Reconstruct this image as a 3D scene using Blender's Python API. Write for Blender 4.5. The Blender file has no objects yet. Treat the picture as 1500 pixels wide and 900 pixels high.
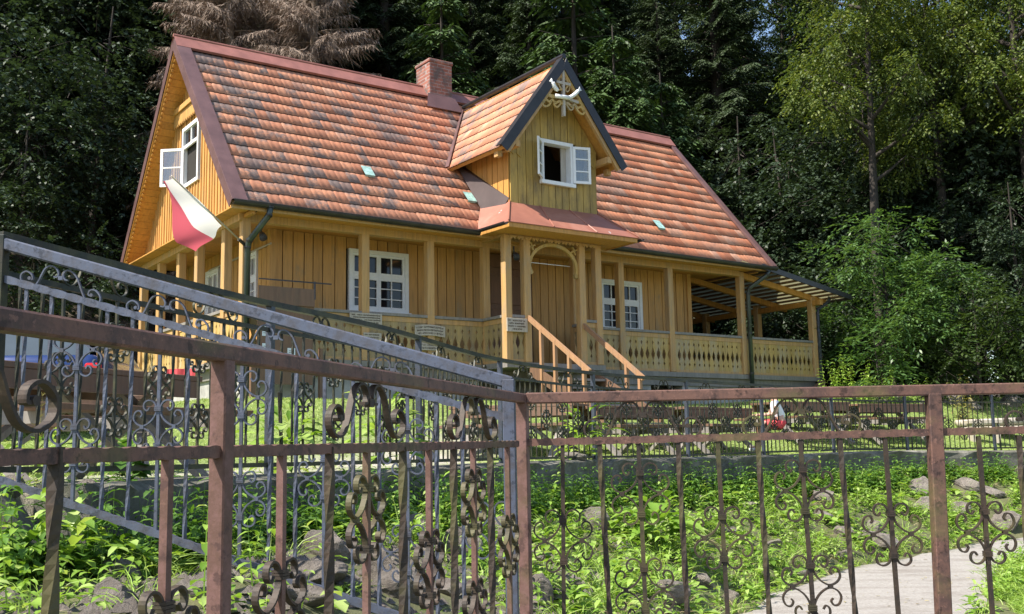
import bpy, math, random
import numpy as np
from mathutils import Vector, Matrix

rnd = random.Random(7)
scn = bpy.context.scene
col = scn.collection

# ------------------------------------------------------------------ camera
PITCH, ROLL, FPX = 0.13526, -0.01885, 1540.6
_cp, _sp = math.cos(PITCH), math.sin(PITCH)
CF = Vector((0, _cp, _sp)); _R0 = Vector((1, 0, 0)); _U0 = Vector((0, -_sp, _cp))
CR = _R0 * math.cos(ROLL) + _U0 * math.sin(ROLL)
CU = _U0 * math.cos(ROLL) - _R0 * math.sin(ROLL)
cam_d = bpy.data.cameras.new('camera'); cam = bpy.data.objects.new('camera', cam_d); col.objects.link(cam)
M3 = Matrix((CR, CU, -CF)).transposed()
cam.matrix_world = M3.to_4x4()
cam_d.sensor_width = 36; cam_d.lens = FPX / 1500 * 36
cam_d.clip_start = 0.05; cam_d.clip_end = 2000
scn.camera = cam

# ------------------------------------------------------------------ light
SUN_DIR = Vector((-0.83 * math.cos(math.radians(52)), -0.557 * math.cos(math.radians(52)), math.sin(math.radians(52)))).normalized()
SUN_EL = math.asin(SUN_DIR.z)
w = bpy.data.worlds.new('World'); scn.world = w; w.use_nodes = True
nt = w.node_tree; bg = nt.nodes['Background']
sky = nt.nodes.new('ShaderNodeTexSky'); sky.sky_type = 'NISHITA'; sky.sun_disc = False
sky.sun_elevation = SUN_EL
sky.sun_rotation = math.atan2(SUN_DIR.x, SUN_DIR.y)
sky.air_density = 1.0; sky.dust_density = 1.0
nt.links.new(sky.outputs[0], bg.inputs[0]); bg.inputs[1].default_value = 0.12
sd = bpy.data.lights.new('sun', 'SUN'); sd.energy = 5.0; sd.angle = math.radians(0.5); sd.color = (1, .93, .82)
sun = bpy.data.objects.new('sun', sd); col.objects.link(sun)
sun.rotation_euler = SUN_DIR.to_track_quat('Z', 'Y').to_euler()
scn.view_settings.view_transform = 'Standard'; scn.view_settings.look = 'None'
scn.view_settings.exposure = 0.95; scn.view_settings.gamma = 1

# ------------------------------------------------------------------ survey helpers
def ray(px, py):
    return CF + CR * ((px - 750) / FPX) - CU * ((py - 450) / FPX)
def at(px, py, Y):
    d = ray(px, py); return d * (Y / d.y)
def atz(px, py, z):
    d = ray(px, py); return d * (z / d.z)
# house frame: u along the eaves, v into the house, w up from the eave line
HA = 0.61014
LU = Vector((math.cos(HA), math.sin(HA), 0)); LV = Vector((-math.sin(HA), math.cos(HA), 0)); UP = Vector((0, 0, 1))
HO = Vector((-4.41992, 16.3, 4.0093))
def H(u, v, ww): return HO + LU * u + LV * v + UP * ww
def on_v(px, py, v):
    d = ray(px, py); t = (HO.dot(LV) + v) / d.dot(LV); P = d * t - HO
    return P.dot(LU), P.dot(LV), P.z
def on_u(px, py, u):
    d = ray(px, py); t = (HO.dot(LU) + u) / d.dot(LU); P = d * t - HO
    return P.dot(LU), P.dot(LV), P.z

# ------------------------------------------------------------------ object helpers
def tag(o, label=None, cat=None, group=None, kind=None):
    if label: o['label'] = label
    if cat: o['category'] = cat
    if group: o['group'] = group
    if kind: o['kind'] = kind
    return o
def empty(name, loc, label=None, cat=None, group=None, rz=0):
    o = bpy.data.objects.new(name, None); col.objects.link(o); o.location = loc; o.rotation_euler = (0, 0, rz)
    o.empty_display_size = .1
    return tag(o, label, cat, group)
def root_of(o):
    while o.parent: o = o.parent
    return o
def link_mesh(name, me, mat, parent=None, smooth=False):
    if isinstance(mat, (list, tuple)):
        for m in mat: me.materials.append(m)
    elif mat: me.materials.append(mat)
    if smooth: me.polygons.foreach_set('use_smooth', [True] * len(me.polygons))
    o = bpy.data.objects.new(name, me); col.objects.link(o)
    if parent: o.parent = parent
    return o
class MB:
    """collects world-space geometry"""
    def __init__(s): s.v = []; s.f = []; s.mi = []
    def add(s, vs, fs, mi=0):
        n = len(s.v); s.v += [tuple(x) for x in vs]; s.f += [tuple(i + n for i in f) for f in fs]; s.mi += [mi] * len(fs)
        return s
    def obox(s, c, ax, ay, az, mi=0):
        """box centred c with half-vectors ax ay az"""
        vs = [c + ax * i + ay * j + az * k for k in (-1, 1) for j in (-1, 1) for i in (-1, 1)]
        fl = ax.cross(ay).dot(az) < 0
        fs = [(0, 2, 3, 1), (4, 5, 7, 6), (0, 1, 5, 4), (2, 6, 7, 3), (0, 4, 6, 2), (1, 3, 7, 5)]
        if fl: fs = [f[::-1] for f in fs]
        return s.add(vs, fs, mi)
    def hbox(s, u0, u1, v0, v1, w0, w1, mi=0):
        return s.obox(H((u0 + u1) / 2, (v0 + v1) / 2, (w0 + w1) / 2), LU * abs(u1 - u0) / 2, LV * abs(v1 - v0) / 2, UP * abs(w1 - w0) / 2, mi)
    def beam(s, A, B, wd, ht, upv=UP, mi=0):
        A = Vector(A); B = Vector(B); d = B - A; L = d.length; d.normalize()
        x = d.cross(upv)
        if x.length < 1e-4: x = d.cross(Vector((0, 1, 0)))
        x.normalize(); z = x.cross(d)
        return s.obox((A + B) / 2, x * wd / 2, d * L / 2, z * ht / 2, mi)
    def tube(s, pts, r, n=8, cap=True, mi=0):
        pts = [Vector(p) for p in pts]; rs = r if isinstance(r, (list, tuple)) else [r] * len(pts)
        vs = []; fs = []; prev = None
        for i, p in enumerate(pts):
            d = (pts[min(i + 1, len(pts) - 1)] - pts[max(i - 1, 0)]).normalized()
            if prev is None:
                a = d.cross(UP)
                if a.length < .05: a = d.cross(Vector((1, 0, 0)))
                a.normalize()
            else:
                a = prev - d * prev.dot(d); a.normalize()
            prev = a; b = d.cross(a)
            for k in range(n):
                t = 2 * math.pi * k / n
                vs.append(p + (a * math.cos(t) + b * math.sin(t)) * rs[i])
        for i in range(len(pts) - 1):
            for k in range(n):
                k2 = (k + 1) % n
                fs.append((i * n + k, i * n + k2, (i + 1) * n + k2, (i + 1) * n + k))
        if cap:
            fs.append(tuple(range(n))[::-1]); fs.append(tuple((len(pts) - 1) * n + k for k in range(n)))
        return s.add(vs, fs, mi)
    def ribbon(s, pts, nrm, wd, th, mi=0):
        """flat bar swept along pts (in a plane with normal nrm): wd along nrm, th in plane"""
        vs = []; fs = []
        for i, p in enumerate(pts):
            d = (pts[min(i + 1, len(pts) - 1)] - pts[max(i - 1, 0)]).normalized(); b = d.cross(nrm).normalized()
            for (q, r) in ((-1, -1), (1, -1), (1, 1), (-1, 1)): vs.append(p + nrm * (wd / 2 * q) + b * (th / 2 * r))
        for i in range(len(pts) - 1):
            for k in range(4):
                k2 = (k + 1) % 4; fs.append((i * 4 + k, i * 4 + k2, i * 4 + 4 + k2, i * 4 + 4 + k))
        e = (len(pts) - 1) * 4
        fs.append((3, 2, 1, 0)); fs.append((e, e + 1, e + 2, e + 3))
        return s.add(vs, fs, mi)
    def prism(s, poly, ext, mi=0):
        """polygon (world pts) extruded by vector ext"""
        n = len(poly); poly = [Vector(p) for p in poly]
        vs = poly + [p + ext for p in poly]
        fs = [tuple(range(n))[::-1], tuple(range(n, 2 * n))] + [(i, (i + 1) % n, n + (i + 1) % n, n + i) for i in range(n)]
        return s.add(vs, fs, mi)
    def build(s, name, mat, parent=None, smooth=False, bevel=0):
        off = root_of(parent).location if parent else Vector((0, 0, 0))
        me = bpy.data.meshes.new(name)
        me.from_pydata([(x - off.x, y - off.y, z - off.z) for x, y, z in s.v], [], s.f)
        if isinstance(mat, (list, tuple)): me.polygons.foreach_set('material_index', s.mi)
        o = link_mesh(name, me, mat, parent, smooth)
        if bevel:
            b = o.modifiers.new('bevel', 'BEVEL'); b.width = bevel; b.segments = 1; b.limit_method = 'ANGLE'
        return o
def np_mesh(name, V, F, mat, parent=None, smooth=False):
    me = bpy.data.meshes.new(name); k = F.shape[1]
    me.vertices.add(len(V)); me.vertices.foreach_set('co', V.astype(np.float32).ravel())
    me.loops.add(F.size); me.loops.foreach_set('vertex_index', F.astype(np.int32).ravel())
    me.polygons.add(len(F)); me.polygons.foreach_set('loop_start', np.arange(0, F.size, k, dtype=np.int32))
    me.polygons.foreach_set('loop_total', np.full(len(F), k, dtype=np.int32))
    me.update(calc_edges=True)
    return link_mesh(name, me, mat, parent, smooth)
def catmull(P, n=6):
    P = [Vector(p) for p in P]; Q = [P[0] * 2 - P[1]] + P + [P[-1] * 2 - P[-2]]; out = []
    for i in range(1, len(Q) - 2):
        for k in range(n):
            t = k / n; a, b, c, d = Q[i - 1], Q[i], Q[i + 1], Q[i + 2]
            out.append(.5 * ((2 * b) + (c - a) * t + (2 * a - 5 * b + 4 * c - d) * t * t + (3 * b - a - 3 * c + d) * t ** 3))
    out.append(P[-1]); return out

# ------------------------------------------------------------------ materials
def new_mat(name):
    m = bpy.data.materials.new(name); m.use_nodes = True
    return m, m.node_tree, m.node_tree.nodes['Principled BSDF']
def ramp(nt, fac, stops):
    r = nt.nodes.new('ShaderNodeValToRGB'); e = r.color_ramp.elements
    while len(e) > 1: e.remove(e[0])
    e[0].position = stops[0][0]; e[0].color = (*stops[0][1], 1)
    for p, c in stops[1:]:
        x = e.new(p); x.color = (*c, 1)
    nt.links.new(fac, r.inputs[0]); return r.outputs[0]
def noise(nt, scale, detail=4, rough=.6, vec=None, dist=0):
    n = nt.nodes.new('ShaderNodeTexNoise'); n.inputs['Scale'].default_value = scale; n.inputs['Detail'].default_value = detail
    n.inputs['Roughness'].default_value = rough; n.inputs['Distortion'].default_value = dist
    if vec: nt.links.new(vec, n.inputs['Vector'])
    return n.outputs[0]
def mapping(nt, scale=(1, 1, 1), rot=(0, 0, 0)):
    tc = nt.nodes.new('ShaderNodeTexCoord'); mp = nt.nodes.new('ShaderNodeMapping')
    mp.inputs['Scale'].default_value = scale; mp.inputs['Rotation'].default_value = rot
    nt.links.new(tc.outputs['Object'], mp.inputs[0]); return mp.outputs[0]
def mixc(nt, fac, a, b, mode='MIX'):
    m = nt.nodes.new('ShaderNodeMix'); m.data_type = 'RGBA'; m.blend_type = mode
    if isinstance(fac, (int, float)): m.inputs[0].default_value = fac
    else: nt.links.new(fac, m.inputs[0])
    for i, x in ((6, a), (7, b)):
        if isinstance(x, tuple): m.inputs[i].default_value = (*x, 1)
        else: nt.links.new(x, m.inputs[i])
    return m.outputs[2]
def bump(nt, bsdf, h, strength=.3, dist=.02):
    b = nt.nodes.new('ShaderNodeBump'); b.inputs['Strength'].default_value = strength; b.inputs['Distance'].default_value = dist
    nt.links.new(h, b.inputs['Height']); nt.links.new(b.outputs[0], bsdf.inputs['Normal'])
def island(nt):
    g = nt.nodes.new('ShaderNodeNewGeometry'); return g.outputs['Random Per Island']
def sc(c, k): return tuple(min(1, x * k) for x in c)
def wood_mat(name, c, worn=(.25, .2, .14), worn_amt=.25, rough=.6, var=.35, island_var=True, hscale=1.0):
    m, nt, b = new_mat(name)
    v = mapping(nt, (9, 9, .7)); n1 = noise(nt, 2.5, 6, .65, v, .3)
    base = ramp(nt, n1, [(.25, sc(c, 1 - var)), (.5, c), (.8, sc(c, 1 + var * .6))])
    if island_var:
        base = mixc(nt, .55, base, mixc(nt, 1.0, base, ramp(nt, island(nt), [(0, (.55, .55, .55)), (.5, (1, 1, 1)), (1, (1.0, .97, .9))]), 'MULTIPLY'))
    n2 = noise(nt, 1.3, 8, .75, mapping(nt, (3, 3, 1)))
    base = mixc(nt, ramp(nt, n2, [(.60 - worn_amt * .3, (0, 0, 0)), (.72, (1, 1, 1))]), base, worn)
    nt.links.new(base, b.inputs['Base Color']); b.inputs['Roughness'].default_value = rough
    bump(nt, b, n1, .35, .006); return m
def plain_mat(name, c, rough=.5, metal=0, var=.2, scale=6, bmp=.1, spec=None):
    m, nt, b = new_mat(name); n = noise(nt, scale, 6, .65, mapping(nt))
    nt.links.new(ramp(nt, n, [(.3, sc(c, 1 - var)), (.7, sc(c, 1 + var))]), b.inputs['Base Color'])
    b.inputs['Roughness'].default_value = rough; b.inputs['Metallic'].default_value = metal
    if bmp: bump(nt, b, noise(nt, scale * 8, 4, .6, mapping(nt)), bmp, .004)
    return m
def leaf_mat(name, cols, trans=.35, rough=.55, tint=(1.0, 1.0, .45)):
    m = bpy.data.materials.new(name); m.use_nodes = True; nt = m.node_tree; nt.nodes.clear()
    out = nt.nodes.new('ShaderNodeOutputMaterial'); p = nt.nodes.new('ShaderNodeBsdfPrincipled'); t = nt.nodes.new('ShaderNodeBsdfTranslucent')
    mx = nt.nodes.new('ShaderNodeMixShader'); mx.inputs[0].default_value = trans
    n = len(cols); c = ramp(nt, island(nt), [(i / max(1, n - 1), x) for i, x in enumerate(cols)])
    oi = nt.nodes.new('ShaderNodeObjectInfo')
    c = mixc(nt, .5, c, mixc(nt, 1.0, c, ramp(nt, oi.outputs['Random'], [(0, (.6, .7, .55)), (.5, (1, 1, 1)), (1, (1.0, .95, .75))]), 'MULTIPLY'))
    nt.links.new(c, p.inputs['Base Color']); p.inputs['Roughness'].default_value = rough
    nt.links.new(mixc(nt, 1.0, c, tint, 'MULTIPLY'), t.inputs[0])
    nt.links.new(p.outputs[0], mx.inputs[1]); nt.links.new(t.outputs[0], mx.inputs[2]); nt.links.new(mx.outputs[0], out.inputs[0])
    return m

MT = {}
OCH = (.53, .29, .09)
MT['board'] = wood_mat('ochre_boards', OCH, (.30, .22, .12), .18)
MT['board_old'] = wood_mat('weathered_ochre_boards', (.43, .26, .07), (.16, .10, .05), .55)
MT['soffit'] = wood_mat('soffit_boards', (.50, .25, .06), (.4, .2, .06), .1)
MT['post'] = wood_mat('ochre_post', (.48, .285, .11), (.34, .26, .17), .35, island_var=False)
MT['balu'] = wood_mat('carved_boards', (.48, .32, .10), (.36, .33, .28), .45)
MT['balu_old'] = wood_mat('carved_boards_weathered', (.42, .30, .12), (.22, .17, .12), .7)
MT['greywood'] = wood_mat('grey_wood', (.24, .22, .20), (.15, .14, .13), .5)
MT['brownwood'] = wood_mat('brown_wood', (.16, .09, .055), (.1, .07, .05), .4)
MT['door'] = wood_mat('door_wood', (.17, .085, .045), (.1, .06, .04), .3)
MT['stairwood'] = wood_mat('stair_rail_wood', (.34, .19, .10), (.26, .18, .12), .3)
MT['dormer_board'] = wood_mat('dormer_boards', (.45, .30, .075), (.13, .09, .04), .5)
MT['white'] = plain_mat('white_paint', (.78, .79, .80), .45, 0, .06, 12)
MT['glass'] = plain_mat('window_glass', (.012, .014, .02), .06, 0, .3, 2, 0)
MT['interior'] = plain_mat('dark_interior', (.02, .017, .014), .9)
MT['gutter'] = plain_mat('gutter_metal', (.035, .033, .035), .35, .3, .3, 5, .1)
MT['downpipe'] = plain_mat('downpipe_metal', (.06, .075, .07), .35, .5, .3, 5, .1)
MT['darkflash'] = plain_mat('dark_flashing', (.055, .036, .034), .55, 0, .25, 3, .1)
MT['verge'] = plain_mat('verge_metal', (.125, .07, .068), .45, .1, .25, 3, .1)
MT['ridge'] = plain_mat('ridge_metal', (.25, .105, .085), .5, 0, .25, 3, .15)
MT['concrete'] = plain_mat('concrete', (.36, .35, .33), .9, 0, .35, 3, .5)
MT['plaque'] = wood_mat('plaque_wood', (.42, .37, .31), (.5, .46, .4), .3, island_var=False)
MT['ink'] = plain_mat('dark_lettering', (.10, .07, .05), .8)
MT['paper'] = plain_mat('paper_sheet', (.62, .68, .74), .6, 0, .1, 20, 0)
MT['skin'] = plain_mat('skin', (.55, .33, .24), .5, 0, .1, 10, 0)
MT['hair'] = plain_mat('hair', (.05, .03, .02), .6)
MT['redcloth'] = plain_mat('red_cloth', (.62, .07, .08), .8, 0, .2, 8, .2)
MT['whitecloth'] = plain_mat('white_cloth', (.75, .76, .8), .8, 0, .08, 8, .2)

def tile_mat():
    m, nt, b = new_mat('clay_tiles')
    c = ramp(nt, island(nt), [(0, (.40, .13, .06)), (.25, (.56, .19, .09)), (.6, (.66, .26, .13)), (.9, (.68, .29, .16)), (1, (.70, .37, .24))])
    v = mapping(nt); n = noise(nt, .55, 5, .7, v)
    # left half of the roof is more weathered: pinkish with dark lichen
    d = ramp(nt, noise(nt, 1.4, 7, .75, v, .4), [(.45, (0, 0, 0)), (.55, (1, 1, 1))])
    sep = nt.nodes.new('ShaderNodeSeparateXYZ'); nt.links.new(v, sep.inputs[0])
    mr = nt.nodes.new('ShaderNodeMapRange'); mr.inputs[1].default_value = 5; mr.inputs[2].default_value = 7.5; mr.inputs[3].default_value = 1.0; mr.inputs[4].default_value = .30
    nt.links.new(sep.outputs[0], mr.inputs[0])
    md = nt.nodes.new('ShaderNodeMath'); md.operation = 'MULTIPLY'; nt.links.new(d, md.inputs[0]); nt.links.new(mr.outputs[0], md.inputs[1])
    tw = nt.nodes.new('ShaderNodeMath'); tw.operation = 'MULTIPLY'; nt.links.new(md.outputs[0], tw.inputs[0])
    nt.links.new(ramp(nt, island(nt), [(0, (.0, .0, .0)), (.35, (.1, .1, .1)), (.5, (.85, .85, .85)), (1, (1, 1, 1))]), tw.inputs[1])
    c2 = mixc(nt, ramp(nt, mr.outputs[0], [(.25, (0, 0, 0)), (.8, (.3, .3, .3))]), c, (.58, .32, .21))
    c2 = mixc(nt, tw.outputs[0], c2, (.19, .15, .14))
    c3 = mixc(nt, ramp(nt, noise(nt, 9, 8, .8, v), [(.35, (.5, .5, .5)), (.55, (0, 0, 0))]), c2, (.18, .11, .085))
    nt.links.new(c3, b.inputs['Base Color']); b.inputs['Roughness'].default_value = .75
    bump(nt, b, noise(nt, 40, 4, .6, v), .3, .004); return m
MT['tile'] = tile_mat()
def skirt_mat():
    m, nt, b = new_mat('painted_sheet_metal'); v = mapping(nt)
    c = ramp(nt, noise(nt, .9, 7, .7, v, .5), [(.3, (.22, .085, .06)), (.55, (.32, .13, .09)), (.75, (.40, .20, .15))])
    c = mixc(nt, ramp(nt, noise(nt, 3.2, 3, .5, v), [(.69, (0, 0, 0)), (.71, (1, 1, 1))]), c, (.5, .5, .5))
    nt.links.new(c, b.inputs['Base Color']); b.inputs['Roughness'].default_value = .5; bump(nt, b, noise(nt, 12, 4, .6, v), .2, .01); return m
MT['skirt'] = skirt_mat()
def brick_mat():
    m, nt, b = new_mat('chimney_bricks'); 
    br = nt.nodes.new('ShaderNodeTexBrick'); br.inputs['Scale'].default_value = 1; br.inputs['Brick Width'].default_value = .25; br.inputs['Row Height'].default_value = .075; br.inputs['Mortar Size'].default_value = .008
    br.inputs['Color1'].default_value = (.24, .08, .055, 1); br.inputs['Color2'].default_value = (.34, .14, .10, 1); br.inputs['Mortar'].default_value = (.32, .26, .24, 1)
    tc = nt.nodes.new('ShaderNodeTexCoord'); s = nt.nodes.new('ShaderNodeSeparateXYZ'); a = nt.nodes.new('ShaderNodeMath'); a.operation = 'ADD'; cb = nt.nodes.new('ShaderNodeCombineXYZ')
    nt.links.new(tc.outputs['Object'], s.inputs[0]); nt.links.new(s.outputs[0], a.inputs[0]); nt.links.new(s.outputs[1], a.inputs[1]); nt.links.new(a.outputs[0], cb.inputs[0]); nt.links.new(s.outputs[2], cb.inputs[1]); nt.links.new(cb.outputs[0], br.inputs[0])
    c = mixc(nt, ramp(nt, noise(nt, 3, 6, .7, mapping(nt)), [(.45, (0, 0, 0)), (.58, (.85, .85, .85))]), br.outputs[0], (.09, .075, .07))
    nt.links.new(c, b.inputs['Base Color']); b.inputs['Roughness'].default_value = .9; bump(nt, b, br.outputs['Fac'], -.4, .01); return m
MT['brick'] = brick_mat()
def rust_mat(name, paint, rust, amt=.5, rough=.55, moss=0):
    m, nt, b = new_mat(name); v = mapping(nt)
    c = ramp(nt, noise(nt, 11, 8, .8, v), [(.52 - amt * .25, paint), (.66 - amt * .2, rust)])
    c = mixc(nt, ramp(nt, noise(nt, 60, 3, .7, v), [(.60, (0, 0, 0)), (.68, (.55, .55, .55))]), c, sc(rust, 1.7))
    c = mixc(nt, ramp(nt, noise(nt, 28, 4, .7, v), [(.36, (.75, .75, .75)), (.44, (0, 0, 0))]), c, sc(paint, .35))
    if moss:
        c = mixc(nt, ramp(nt, noise(nt, 3, 5, .6, mapping(nt, (1, 1, 1.5))), [(.5, (0, 0, 0)), (.62, (moss,) * 3)]), c, (.12, .115, .04))
    nt.links.new(c, b.inputs['Base Color']); b.inputs['Roughness'].default_value = rough; b.inputs['Metallic'].default_value = .1; b.inputs['Specular IOR Level'].default_value = .35
    bump(nt, b, noise(nt, 90, 5, .7, v), .35, .002); return m
MT['rust'] = rust_mat('rusty_brown_iron', (.075, .045, .040), (.15, .080, .062), .5, .6, .45)
MT['primer'] = rust_mat('red_primed_iron', (.17, .092, .083), (.11, .06, .046), .45, .6, .3)
MT['tileedge'] = plain_mat('tile_lip_shade', (.03, .018, .013), .9, 0, .5, 6, .2)  # near-black lip faces paint in the shadow line below each tile course
MT['rustbar'] = rust_mat('weathered_bar_iron', (.030, .025, .021), (.055, .038, .028), .4, .6, .5)
MT['steel'] = rust_mat('blue_grey_iron', (.085, .10, .145), (.07, .07, .085), .3, .45, .0)
MT['blackiron'] = rust_mat('dark_green_iron', (.014, .020, .016), (.035, .03, .02), .4, .5, .3)
MT['bluepost'] = rust_mat('blue_grey_post_iron', (.05, .062, .09), (.04, .04, .04), .3, .45, 0)

def ground_mat():
    m, nt, b = new_mat('earth_and_turf'); v = mapping(nt)
    soil = ramp(nt, noise(nt, 3, 8, .7, v), [(.3, (.05, .042, .028)), (.6, (.11, .09, .06)), (.8, (.17, .15, .11))])
    gr = ramp(nt, noise(nt, 7, 6, .7, v), [(.3, (.10, .15, .03)), (.55, (.18, .25, .055)), (.8, (.29, .31, .12))])
    at_ = nt.nodes.new('ShaderNodeAttribute'); at_.attribute_name = 'zone'; s = nt.nodes.new('ShaderNodeSeparateColor'); nt.links.new(at_.outputs['Color'], s.inputs[0])
    c = mixc(nt, s.outputs[0], soil, gr)
    gv = ramp(nt, noise(nt, 35, 5, .75, v), [(.3, (.20, .18, .15)), (.55, (.42, .39, .33)), (.75, (.55, .52, .45))])
    c = mixc(nt, s.outputs[1], c, gv)
    nt.links.new(c, b.inputs['Base Color']); b.inputs['Roughness'].default_value = .95
    bump(nt, b, noise(nt, 20, 6, .7, v), .6, .03); return m
MT['ground'] = ground_mat()
def path_mat():
    m, nt, b = new_mat('worn_gravel_path'); v = mapping(nt)
    c = ramp(nt, noise(nt, 30, 8, .8, v), [(.3, (.19, .175, .16)), (.5, (.31, .29, .268)), (.75, (.43, .41, .385))])
    c = mixc(nt, ramp(nt, noise(nt, 1.2, 6, .7, mapping(nt, (1, 3, 1))), [(.45, (0, 0, 0)), (.7, (.7, .7, .7))]), c, (.17, .145, .125))
    c = mixc(nt, ramp(nt, noise(nt, 2.2, 7, .75, mapping(nt, (.6, 3, 1))), [(.62, (0, 0, 0)), (.66, (.8, .8, .8))]), c, (.07, .06, .045))
    nt.links.new(c, b.inputs['Base Color']); b.inputs['Roughness'].default_value = .95; bump(nt, b, noise(nt, 60, 6, .8, v), .6, .012); return m
MT['path'] = path_mat()
def rock_mat():
    m, nt, b = new_mat('sandstone_rock'); v = mapping(nt)
    c = ramp(nt, noise(nt, 5, 8, .7, v), [(.25, (.10, .085, .072)), (.5, (.26, .225, .195)), (.7, (.44, .39, .35))])
    c = mixc(nt, ramp(nt, noise(nt, 2.4, 6, .7, v), [(.56, (0, 0, 0)), (.68, (.6, .6, .6))]), c, (.10, .11, .05))
    nt.links.new(c, b.inputs['Base Color']); b.inputs['Roughness'].default_value = .9; bump(nt, b, noise(nt, 14, 9, .8, v), 1.0, .08); return m
MT['rock'] = rock_mat()
def wall_mat():
    m, nt, b = new_mat('retaining_concrete'); v = mapping(nt)
    c = ramp(nt, noise(nt, 2.5, 8, .75, v), [(.3, (.06, .058, .048)), (.5, (.13, .125, .10)), (.62, (.22, .21, .18)), (.8, (.36, .34, .30))])
    nt.links.new(c, b.inputs['Base Color']); b.inputs['Roughness'].default_value = .95; bump(nt, b, noise(nt, 10, 8, .75, v), .7, .03); return m
MT['wall'] = wall_mat()
MT['bark'] = plain_mat('bark', (.04, .033, .027), .95, 0, .4, 5, .8)
MT['deadwood'] = plain_mat('dead_twigs', (.25, .19, .15), .9, 0, .3, 3, .2)
MT['spruce'] = leaf_mat('spruce_needles', [(.024, .042, .018), (.036, .062, .024), (.050, .082, .030)], .15, .6)
MT['youngspruce'] = leaf_mat('young_spruce_needles', [(.035, .07, .02), (.055, .105, .028), (.08, .14, .035)], .15, .6)
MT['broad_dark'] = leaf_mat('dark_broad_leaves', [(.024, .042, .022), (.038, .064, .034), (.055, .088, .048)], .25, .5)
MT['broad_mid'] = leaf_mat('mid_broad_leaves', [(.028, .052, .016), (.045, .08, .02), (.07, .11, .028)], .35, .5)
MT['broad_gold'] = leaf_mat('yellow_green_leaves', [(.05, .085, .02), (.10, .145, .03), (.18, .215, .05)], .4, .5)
MT['ash'] = leaf_mat('bright_ash_leaves', [(.05, .11, .035), (.085, .165, .05), (.15, .25, .08)], .4, .4)
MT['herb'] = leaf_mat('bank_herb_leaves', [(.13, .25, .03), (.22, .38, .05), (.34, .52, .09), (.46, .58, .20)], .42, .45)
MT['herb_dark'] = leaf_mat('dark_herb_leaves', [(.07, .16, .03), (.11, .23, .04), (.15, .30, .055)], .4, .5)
MT['grass'] = leaf_mat('grass_blades', [(.17, .30, .04), (.27, .43, .06), (.42, .55, .16)], .35, .5)
MT['lawn'] = leaf_mat('lawn_blades', [(.25, .36, .08), (.37, .48, .13), (.52, .56, .26)], .3, .6)

# ------------------------------------------------------------------ terrain
WPX = [(0, 4.56), (150, 5.1), (357, 6.3), (560, 7.86), (720, 10.4), (850, 12.2), (980, 13.75), (1135, 16), (1300, 18.3), (1500, 19.7)]
WL = np.array([(-30, 2.9), (-8, 3.6)] + [((x - 750) / FPX * Y, Y) for x, Y in WPX] + [(14, 20.9), (40, 23)])
def wall_sd(X, Y):
    """signed distance to the wall line, + on the terrace side"""
    P = np.stack([X, Y], -1); best = np.full(X.shape, 1e9); sgn = np.ones(X.shape)
    for i in range(len(WL) - 1):
        A, B = WL[i], WL[i + 1]; AB = B - A; t = np.clip(((P - A) @ AB) / (AB @ AB), 0, 1)
        Q = P - A - t[..., None] * AB; d = np.hypot(Q[..., 0], Q[..., 1]); cr = AB[0] * (P[..., 1] - A[1]) - AB[1] * (P[..., 0] - A[0])
        m = d < best; best = np.where(m, d, best); sgn = np.where(m, np.sign(cr), sgn)
    return best * sgn
def sstep(a, b, x):
    t = np.clip((x - a) / (b - a), 0, 1); return t * t * (3 - 2 * t)
def terrain(X, Y):
    X = np.asarray(X, float); Y = np.asarray(Y, float)
    s = wall_sd(X, Y)
    rx, ry = X - HO.x, Y - HO.y
    e = -(rx * LV.x + ry * LV.y); u = rx * LU.x + ry * LU.y
    zt = -.15 - .006 * np.clip(X, 0, 15) + (1.0 - sstep(.3, 4.9, e)) * (1.0 + .35 * sstep(9, 16, u)) * (1 - .55 * sstep(0, -4, u))
    back = np.clip(-e - 8.5, 0, 200)
    hs = .62 - .52 * sstep(9, 17, X)
    zt = zt + hs * np.minimum(back, 60) + .25 * np.clip(-X - 9, 0, 30) * sstep(12, 20, Y)
    d = -s
    g = np.interp(X, [-1.35, -1.0, -.58, -.03, .67, 1.31, 2.05, 3.2], [0, .014, .12, .254, .38, .414, .457, .50])
    zb = -.5 - g * np.maximum(d, 0) - .45 * np.clip(d - 1.75, 0, 9) - .3 * np.clip(2.6 - Y, 0, 3)
    n = .035 * np.sin(X * 5.1 + Y * 3.3) * np.sin(Y * 4.3 - X * 2.2) + .02 * np.sin(X * 11 + 1.3) * np.sin(Y * 9.7)
    zb = np.maximum(zb + n * np.clip(d, 0, 1), -1.5)
    return np.where(s > .11, zt, zb)
def tz(x, y): return float(terrain(np.array([x]), np.array([y]))[0])
def ground_hit(px, py, y0=2.0, y1=40, side=0):
    d = ray(px, py); ys = np.linspace(y0, y1, 1500); X = d.x / d.y * ys; Z = d.z / d.y * ys
    T = terrain(X, ys); k = np.argmax(Z < T) if (Z < T).any() else len(ys) - 1
    return Vector((X[k], ys[k], T[k]))

def axis(a, b, fine0, fine1, st, coarse):
    L = list(np.arange(fine0, fine1, st)); x = fine0; s = st
    pre = []
    while x > a: s = min(s * 1.25, coarse); x -= s; pre.append(x)
    x = L[-1]; s = st; post = []
    while x < b: s = min(s * 1.25, coarse); x += s; post.append(x)
    return np.array(pre[::-1] + L + post)
gx = axis(-160, 160, -6, 12, .11, 9); gy = axis(-25, 170, 1.5, 22, .11, 9)
GX, GY = np.meshgrid(gx, gy); GZ = terrain(GX, GY)
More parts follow.
